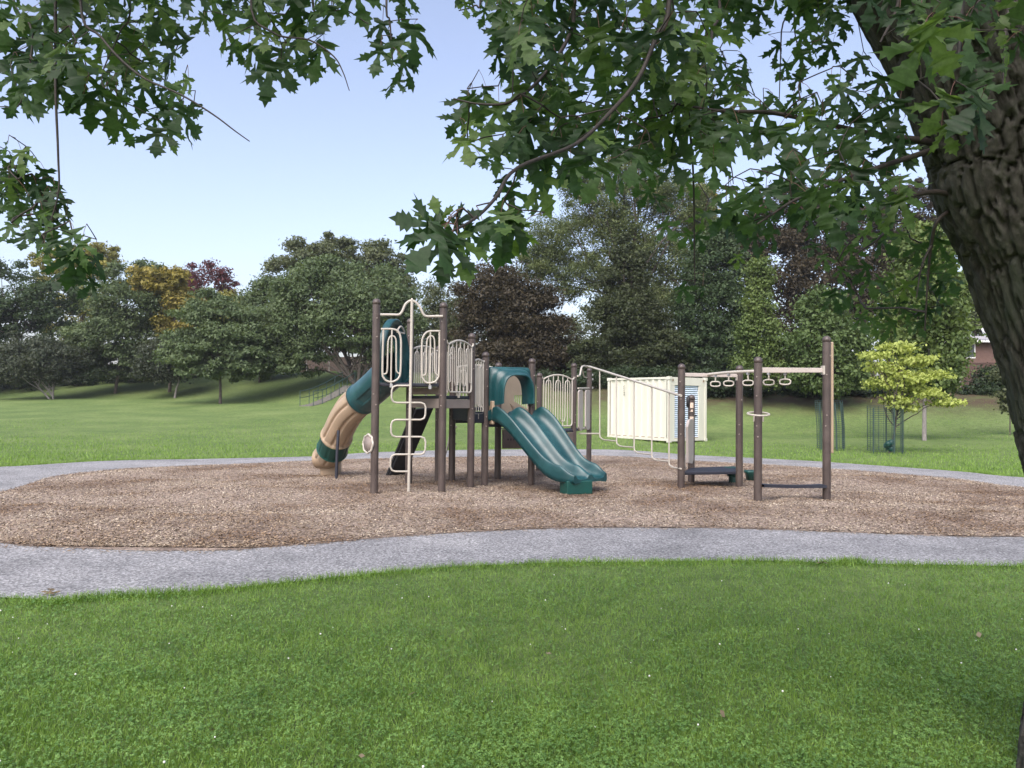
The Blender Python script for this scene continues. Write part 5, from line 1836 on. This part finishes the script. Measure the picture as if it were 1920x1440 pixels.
branch([b1 + np.array((.1, .05, -.02)), at(1690, 300, 2.8), at(1600, 330, 2.6), at(1500, 370, 2.45), at(1420, 420, 2.4)], .012, .003, mat='twig')
branch([at(1290, 200, 2.6), at(1300, 330, 2.9), at(1302, 480, 3.0), at(1303, 535, 3.0)], .005, .0016, mat='twig')
branch([at(1330, 210, 2.7), at(1350, 260, 2.75), at(1370, 310, 2.8), at(1375, 345, 2.8)], .005, .0016, mat='twig')
b3 = at(1850, 150, 2.6)
branch([tl(.86), at(1800, -60, 2.5), at(1800, 40, 2.45), at(1790, 120, 2.4), at(1720, 150, 2.3)], .012, .003, mat='twig')
branch([tl(.86), at(1880, -40, 2.6), at(1885, 60, 2.5), at(1880, 160, 2.45)], .010, .003, mat='twig')
branch([tl(.86), at(1700, -60, 2.4), at(1680, 20, 2.35), at(1650, 80, 2.3)], .010, .003, mat='twig')

# silver maple leaf outlines
def leaf_outline(r):
    j = lambda a: a + r.uniform(-.02, .02)
    half = [(.03, -.01), (.10, -.03), (.20, -.07), (.36, -.03), (.28, .03), (.31, .08), (.20, .09), (.10, .12), (.19, .19), (.28, .20), (.30, .28), (.42, .29), (.42, .36), (.55, .38), (.51, .45),
            (.67, .57), (.51, .52), (.49, .61), (.39, .51), (.33, .55), (.27, .43), (.16, .33), (.062, .24), (.065, .38), (.12, .48), (.10, .55), (.23, .61), (.16, .66), (.26, .76), (.14, .77), (.15, .87), (.07, .88)]
    R_ = [(j(x), j(y)) for x, y in half]
    L_ = [(-j(x), j(y)) for x, y in half]
    return [(0, 0)] + R_ + [(0, 1.02)] + L_[::-1]


def leaf_arrays(seed):
    r = random.Random(seed)
    o = leaf_outline(r)
    # inner midrib points improve the fold
    tri = tessellate_polygon([[Vector((x, y, 0)) for x, y in o]])
    fold, curl, tw = r.uniform(.12, .5), r.uniform(.05, .45), r.uniform(-.25, .25)
    V = []
    for x, y in o:
        z = -fold * abs(x) ** 1.3 - curl * max(0, y - .25) ** 2 + tw * x * y + .05 * math.sin(9 * x + 5 * y + seed)
        V.append((x, y, z))
    return np.array(V), np.array(tri)


LEAFV = [leaf_arrays(s) for s in range(16)]


def maple_leaf_mat():
    m, nt, b, out = base_mat('silver_maple_leaf')
    oi = nt.nodes.new('ShaderNodeNewGeometry')
    mp = coords(nt, (1, 1, 1), 'World')
    t = nz(nt, mp, 1.1, 2)
    t2 = nz(nt, mp, 90, 3)
    wn_ = nt.nodes.new('ShaderNodeTexWhiteNoise'); wn_.noise_dimensions = '3D'
    ob = nt.nodes.new('ShaderNodeObjectInfo')
    ad = nt.nodes.new('ShaderNodeMath'); ad.operation = 'ADD'
    nt.links.new(oi.outputs['Random Per Island'], ad.inputs[0]); nt.links.new(ob.outputs['Random'], ad.inputs[1])
    fr = nt.nodes.new('ShaderNodeMath'); fr.operation = 'FRACT'; nt.links.new(ad.outputs[0], fr.inputs[0])
    c = ramp(nt, fr.outputs[0], [(0, (.022, .050, .022)), (.45, (.042, .086, .034)), (.8, (.070, .128, .044)), (1, (.115, .18, .05))]).outputs[0]
    k = ramp(nt, t2.outputs[0], [(.3, (.8, .8, .8)), (.7, (1.2, 1.2, 1.2))]).outputs[0]
    c = mix(nt, 1.0, c, k, 'MULTIPLY')
    nt.links.new(c, b.inputs['Base Color'])
    b.inputs['Roughness'].default_value = .5
    b.inputs['Specular IOR Level'].default_value = .35
    tr = nt.nodes.new('ShaderNodeBsdfTranslucent')
    nt.links.new(mix(nt, 1.0, c, (1.5, 1.6, .7), 'MULTIPLY'), tr.inputs[0])
    ms = nt.nodes.new('ShaderNodeMixShader'); ms.inputs[0].default_value = .52
    nt.links.new(b.outputs[0], ms.inputs[1]); nt.links.new(tr.outputs[0], ms.inputs[2])
    nt.links.new(ms.outputs[0], out.inputs[0])
    return m


M['leaf'] = maple_leaf_mat()
LEAFME = [np_mesh('leaf', V, T, M['leaf']) for V, T in LEAFV]

# leaf sprays: (outline in the photo, number, nearest, farthest, blade length)
REG = [
    ([(0, -60), (350, -60), (345, 100), (355, 185), (385, 265), (378, 285), (330, 300), (290, 270), (270, 295), (235, 270), (160, 235), (150, 190), (60, 215), (0, 200)], 92, 2.3, 3.3, .135),
    ([(0, 275), (45, 285), (80, 330), (122, 400), (100, 440), (60, 450), (15, 470), (0, 470)], 34, 2.5, 3.1, .105),
    ([(95, 440), (190, 480), (190, 520), (150, 555), (105, 520), (80, 470)], 9, 2.4, 2.7, .12),
    ([(350, -60), (715, -60), (690, 15), (640, 35), (630, 95), (585, 140), (540, 160), (500, 165), (445, 125), (400, 75), (350, 40)], 46, 2.4, 3.1, .135),
    ([(690, 50), (795, 75), (795, 115), (735, 165), (690, 100)], 6, 2.5, 2.7, .14),
    ([(735, 5), (790, 5), (790, 30), (745, 30)], 2, 2.5, 2.7, .11),
    ([(845, -20), (915, -20), (910, 40), (850, 25)], 4, 2.6, 2.8, .09),
    ([(915, -60), (1330, -60), (1330, 255), (1290, 285), (1130, 265), (1100, 320), (1030, 390), (960, 410), (935, 385), (950, 330), (905, 315), (880, 290), (850, 245), (830, 200), (900, 190), (950, 150), (925, 80)], 138, 1.9, 3.0, .142),
    ([(940, 400), (1000, 410), (960, 470), (930, 440)], 4, 1.6, 1.9, .12),
    ([(1330, -40), (1410, -40), (1435, 125), (1400, 160), (1330, 200)], 26, 2.3, 3.4, .12),
    ([(1420, -60), (1600, -60), (1600, 50), (1560, 65), (1500, 30), (1430, 15)], 24, 2.6, 3.6, .12),
    ([(1450, 80), (1550, 50), (1555, 105), (1500, 165), (1450, 120)], 11, 3.2, 3.7, .115),
    ([(1290, 190), (1530, 170), (1600, 120), (1690, 200), (1720, 320), (1640, 320), (1520, 295), (1430, 265), (1380, 285), (1300, 250)], 36, 2.2, 3.3, .138),
    ([(1345, 385), (1480, 325), (1600, 310), (1710, 350), (1715, 410), (1600, 430), (1480, 445), (1410, 480), (1350, 430)], 34, 2.0, 3.0, .138),
    ([(1610, -60), (1920, -60), (1920, 120), (1850, 170), (1780, 120), (1690, 90), (1630, 30)], 26, 2.0, 2.6, .13),
    ([(1730, 150), (1900, 200), (1880, 260), (1800, 300), (1740, 240)], 5, 2.0, 2.3, .125),
    ([(1700, 60), (1760, 40), (1780, 170), (1720, 190)], 3, 1.7, 1.9, .135),
    ([(1505, 450), (1780, 430), (1800, 550), (1750, 640), (1640, 630), (1560, 560)], 40, 3.0, 4.2, .115),
    ([(1280, 540), (1296, 535), (1296, 552), (1282, 555)], 1, 2.95, 3.0, .08), ([(1310, 538), (1324, 538), (1324, 552), (1312, 552)], 1, 2.95, 3.0, .08),
    ([(1376, 490), (1392, 490), (1392, 505), (1376, 505)], 1, 2.8, 2.9, .08),
    ([(1060, 300), (1340, 250), (1350, 330), (1240, 330), (1130, 345), (1060, 370)], 14, 2.2, 2.9, .12),
    ([(1130, 350), (1330, 340), (1330, 470), (1150, 400)], 8, 2.8, 3.6, .11),
    ([(-350, -260), (2300, -260), (2300, -60), (-350, -60)], 150, 2.2, 3.3, .13),
    ([(1920, -60), (2350, -60), (2300, 300), (1980, 250)], 50, 2.0, 2.8, .13),
]
LV = []
for poly, nn, da, db, ln_ in REG:
    pa = np.array(poly, float)
    lo, hi = pa.min(0), pa.max(0)
    pts = []
    tries = 0
    mind = .62 * math.sqrt(max(1, (hi - lo).prod()) * .6 / nn)
    while len(pts) < nn and tries < nn * 60:
        tries += 1
        q = np.array((random.uniform(lo[0], hi[0]), random.uniform(lo[1], hi[1])))
        if not pip(pa, q[:1], q[1:])[0]: continue
        if tries < nn * 40 and any((q[0] - o[0]) ** 2 + (q[1] - o[1]) ** 2 < mind ** 2 for o in pts): continue
        pts.append(q)
    for q in pts:
        nd = .5 + .5 * noise.noise(Vector((q[0] / 130, q[1] / 130, da)))
        d = da + (db - da) * min(1, max(0, .65 * nd * 1.2 + .35 * random.random()))
        LV.append((at(q[0], q[1], d), ln_ * random.uniform(.6, 1.22), d))

big = [i for i, l in enumerate(LV) if 1.25 < l[2] < 1.45]
items = []
for i, (c, L, d) in enumerate(LV):
    hangv = np.array((random.gauss(0, .42), random.gauss(0, .42), -1.0))
    if i in big: hangv = np.array((random.gauss(0, .55), random.gauss(0, .2), -.9))
    ax = unit(hangv)
    nr = unit(np.array((random.gauss(0, .45), -1.0 * random.choice((1, 1, 1, -1)), random.gauss(.1, .42))))
    nr = unit(nr - ax * np.dot(nr, ax))
    sd = np.cross(ax, nr)
    base = c - ax * L * .45
    R3 = np.stack([sd, ax, nr], 1)
    pet = -ax * .3 + np.array((random.gauss(0, .5), random.gauss(0, .5), .55))
    node = base + unit(pet) * random.uniform(.03, .075)
    items.append((base, R3, L, node, d))

# the near spray in the middle: leaves fanned about the branch tip
for bx, by, tx, ty, d in ((820, 426, 735, 408, 1.36), (824, 424, 812, 368, 1.38), (832, 430, 762, 508, 1.33), (858, 440, 884, 526, 1.37), (846, 446, 828, 534, 1.36),
                          (850, 420, 902, 392, 1.42), (905, 415, 940, 455, 1.5), (835, 415, 770, 452, 1.40), (872, 430, 915, 470, 1.42)):
    a, b = at(bx, by, d), at(tx, ty, d - random.uniform(.0, .03))
    ax = unit(b - a)
    nr = unit(np.array((random.gauss(0, .22), -1.0, random.gauss(.1, .22)))); nr = unit(nr - ax * np.dot(nr, ax))
    items.append((a, np.stack([np.cross(ax, nr), ax, nr], 1), np.linalg.norm(b - a) * 1.05, a - ax * .03 + np.array((.005, .01, .012)), d))
# twigs: join every leaf node to the nearest growing wood, nearest first
sk = np.array(SK)
nodes = np.array([it[3] for it in items])
N = len(nodes)
dist = np.full(N, 1e9); par = np.zeros(N, int)
for s in range(0, len(sk), 400):
    D = np.linalg.norm(nodes[:, None] - sk[None, s:s + 400], axis=-1)
    j = D.argmin(1); dm = D[np.arange(N), j]
    up = dm < dist; dist[up] = dm[up]; par[up] = -(s + j[up]) - 1
done = np.zeros(N, bool)
order = []
for _ in range(N):
    i = int(np.argmin(np.where(done, 1e9, dist)))
    done[i] = True; order.append(i)
    dd_ = np.linalg.norm(nodes - nodes[i], axis=1) * 1.02 + .004
    up = (~done) & (dd_ < dist)
    dist[up] = dd_[up]; par[up] = i
drop = {i for i in order if dist[i] > .34}
cnt = np.ones(N)
for i in reversed(order):
    if par[i] >= 0: cnt[par[i]] += cnt[i]
tw = MB(); pt_ = MB()
for i in order:
    if i in drop: continue
    a = sk[-par[i] - 1] if par[i] < 0 else nodes[par[i]]
    b = nodes[i]
    L_ = np.linalg.norm(b - a)
    mid = (a + b) / 2 + np.array((0, 0, .03 * L_)) + np.array((random.gauss(0, .04), random.gauss(0, .04), 0)) * L_
    r = .0011 + .00055 * math.sqrt(cnt[i])
    tw.tube([a, mid, b], [r * 1.1, r, r * .9], 5, False)
    base = items[i][0]
    pt_.tube([b, (b + base) / 2 + np.array((0, 0, .006)), base], .0009, 4, False)
o = tw.build('twigs', M['twig'], maple, recalc=False); o['kind'] = 'stuff'
M['petiole'] = simple('leaf_stalk', (.12, .05, .035), .5, .3, 12)
o = pt_.build('petioles', M['petiole'], maple, recalc=False); o['kind'] = 'stuff'
org = ORG[maple.name]
seen = lambda it: (-.75 < it[0][0] / it[0][1] < .75) and (it[0][2] - CAM_H) / it[0][1] < .56
rank = sorted(range(N), key=lambda i: -(items[i][2] / items[i][4]) * (1 if seen(items[i]) else .2))
VV, FF, nb = [], [], 0
rank = [i for i in rank if i not in drop]
for q, i in enumerate(rank):
    base, R3, L, node, d = items[i]
    k = random.randrange(16)
    if q < 300:
        ob = bpy.data.objects.new('leaf', LEAFME[k]); COL.objects.link(ob); ob.parent = maple
        mt = Matrix.Identity(4)
        for a in range(3):
            for b in range(3): mt[a][b] = R3[a, b] * L
            mt[a][3] = base[a] - org[a]
        ob.matrix_local = mt
    else:
        V, T = LEAFV[k]
        VV.append((V * L) @ R3.T + base - org); FF.append(T + nb); nb += len(V)
o = link_mesh('foliage', np_mesh('foliage', np.concatenate(VV), np.concatenate(FF), M['leaf']), maple)
o['kind'] = 'stuff'

# crown of the maple above and behind the camera (out of the picture, added to shade the hanging leaves)
VV, FF, nb = [], [], 0
for q in range(4600):
    x, y = random.uniform(-5.5, 6), random.uniform(-5.5, 5.5)
    rr_ = ((x - .3) / 5.6) ** 2 + ((y - .2) / 5.4) ** 2
    if rr_ > 1: continue
    z = (3.8 if y > 0 else 3.3) + 3.6 * random.random() * math.sqrt(1 - rr_) + .25 * math.sin(x * 2 + y)
    if y > .8 and (z - CAM_H) / y < .66: continue
    ax = unit(np.array((random.gauss(0, .6), random.gauss(0, .6), -1.0)))
    nr = unit(np.array((random.gauss(0, 1), random.gauss(0, 1), random.gauss(.4, .6)))); nr = unit(nr - ax * np.dot(nr, ax))
    R3 = np.stack([np.cross(ax, nr), ax, nr], 1)
    V, T = LEAFV[q % 8]
    VV.append((V * random.uniform(.14, .21)) @ R3.T + np.array((x, y, z)) - org); FF.append(T + nb); nb += len(V)
o = link_mesh('upper_crown', np_mesh('upper_crown', np.concatenate(VV), np.concatenate(FF), M['leaf']), maple)
o['kind'] = 'stuff'

# ------------------------------------------------------------------ thin evening haze
hm = bpy.data.materials.new('evening_haze'); hm.use_nodes = True
hn_ = hm.node_tree
for n_ in list(hn_.nodes): hn_.nodes.remove(n_)
ho = hn_.nodes.new('ShaderNodeOutputMaterial'); pv = hn_.nodes.new('ShaderNodeVolumePrincipled')
pv.inputs['Color'].default_value = (.92, .95, 1, 1); pv.inputs['Density'].default_value = .00036; pv.inputs['Anisotropy'].default_value = .2
hn_.links.new(pv.outputs[0], ho.inputs['Volume'])
m = MB(); m.box((0, 285, 15), 860, 650, 32)
o = m.build('haze', hm); tag(o, kind='stuff')

# pale fallen leaves lying on the path edge
for k, (px, py, rz_, lab) in enumerate(((92, 1113, .4, 'pale dry fallen leaf on the left edge of the near path'), (1547, 1055, 2.1, 'pale dry fallen leaf on the near path edge beside the grass tuft'))):
    g_ = G0(px, py, .02)
    me = np_mesh('fallen_leaf', LEAFV[k][0] * .12, LEAFV[k][1], M['dry'])
    o = link_mesh('fallen_leaf', me)
    o.location = tuple(g_); o.rotation_euler = (.25, .2, rz_)
    tag(o, lab, 'leaf', 'fallen leaves on the path')
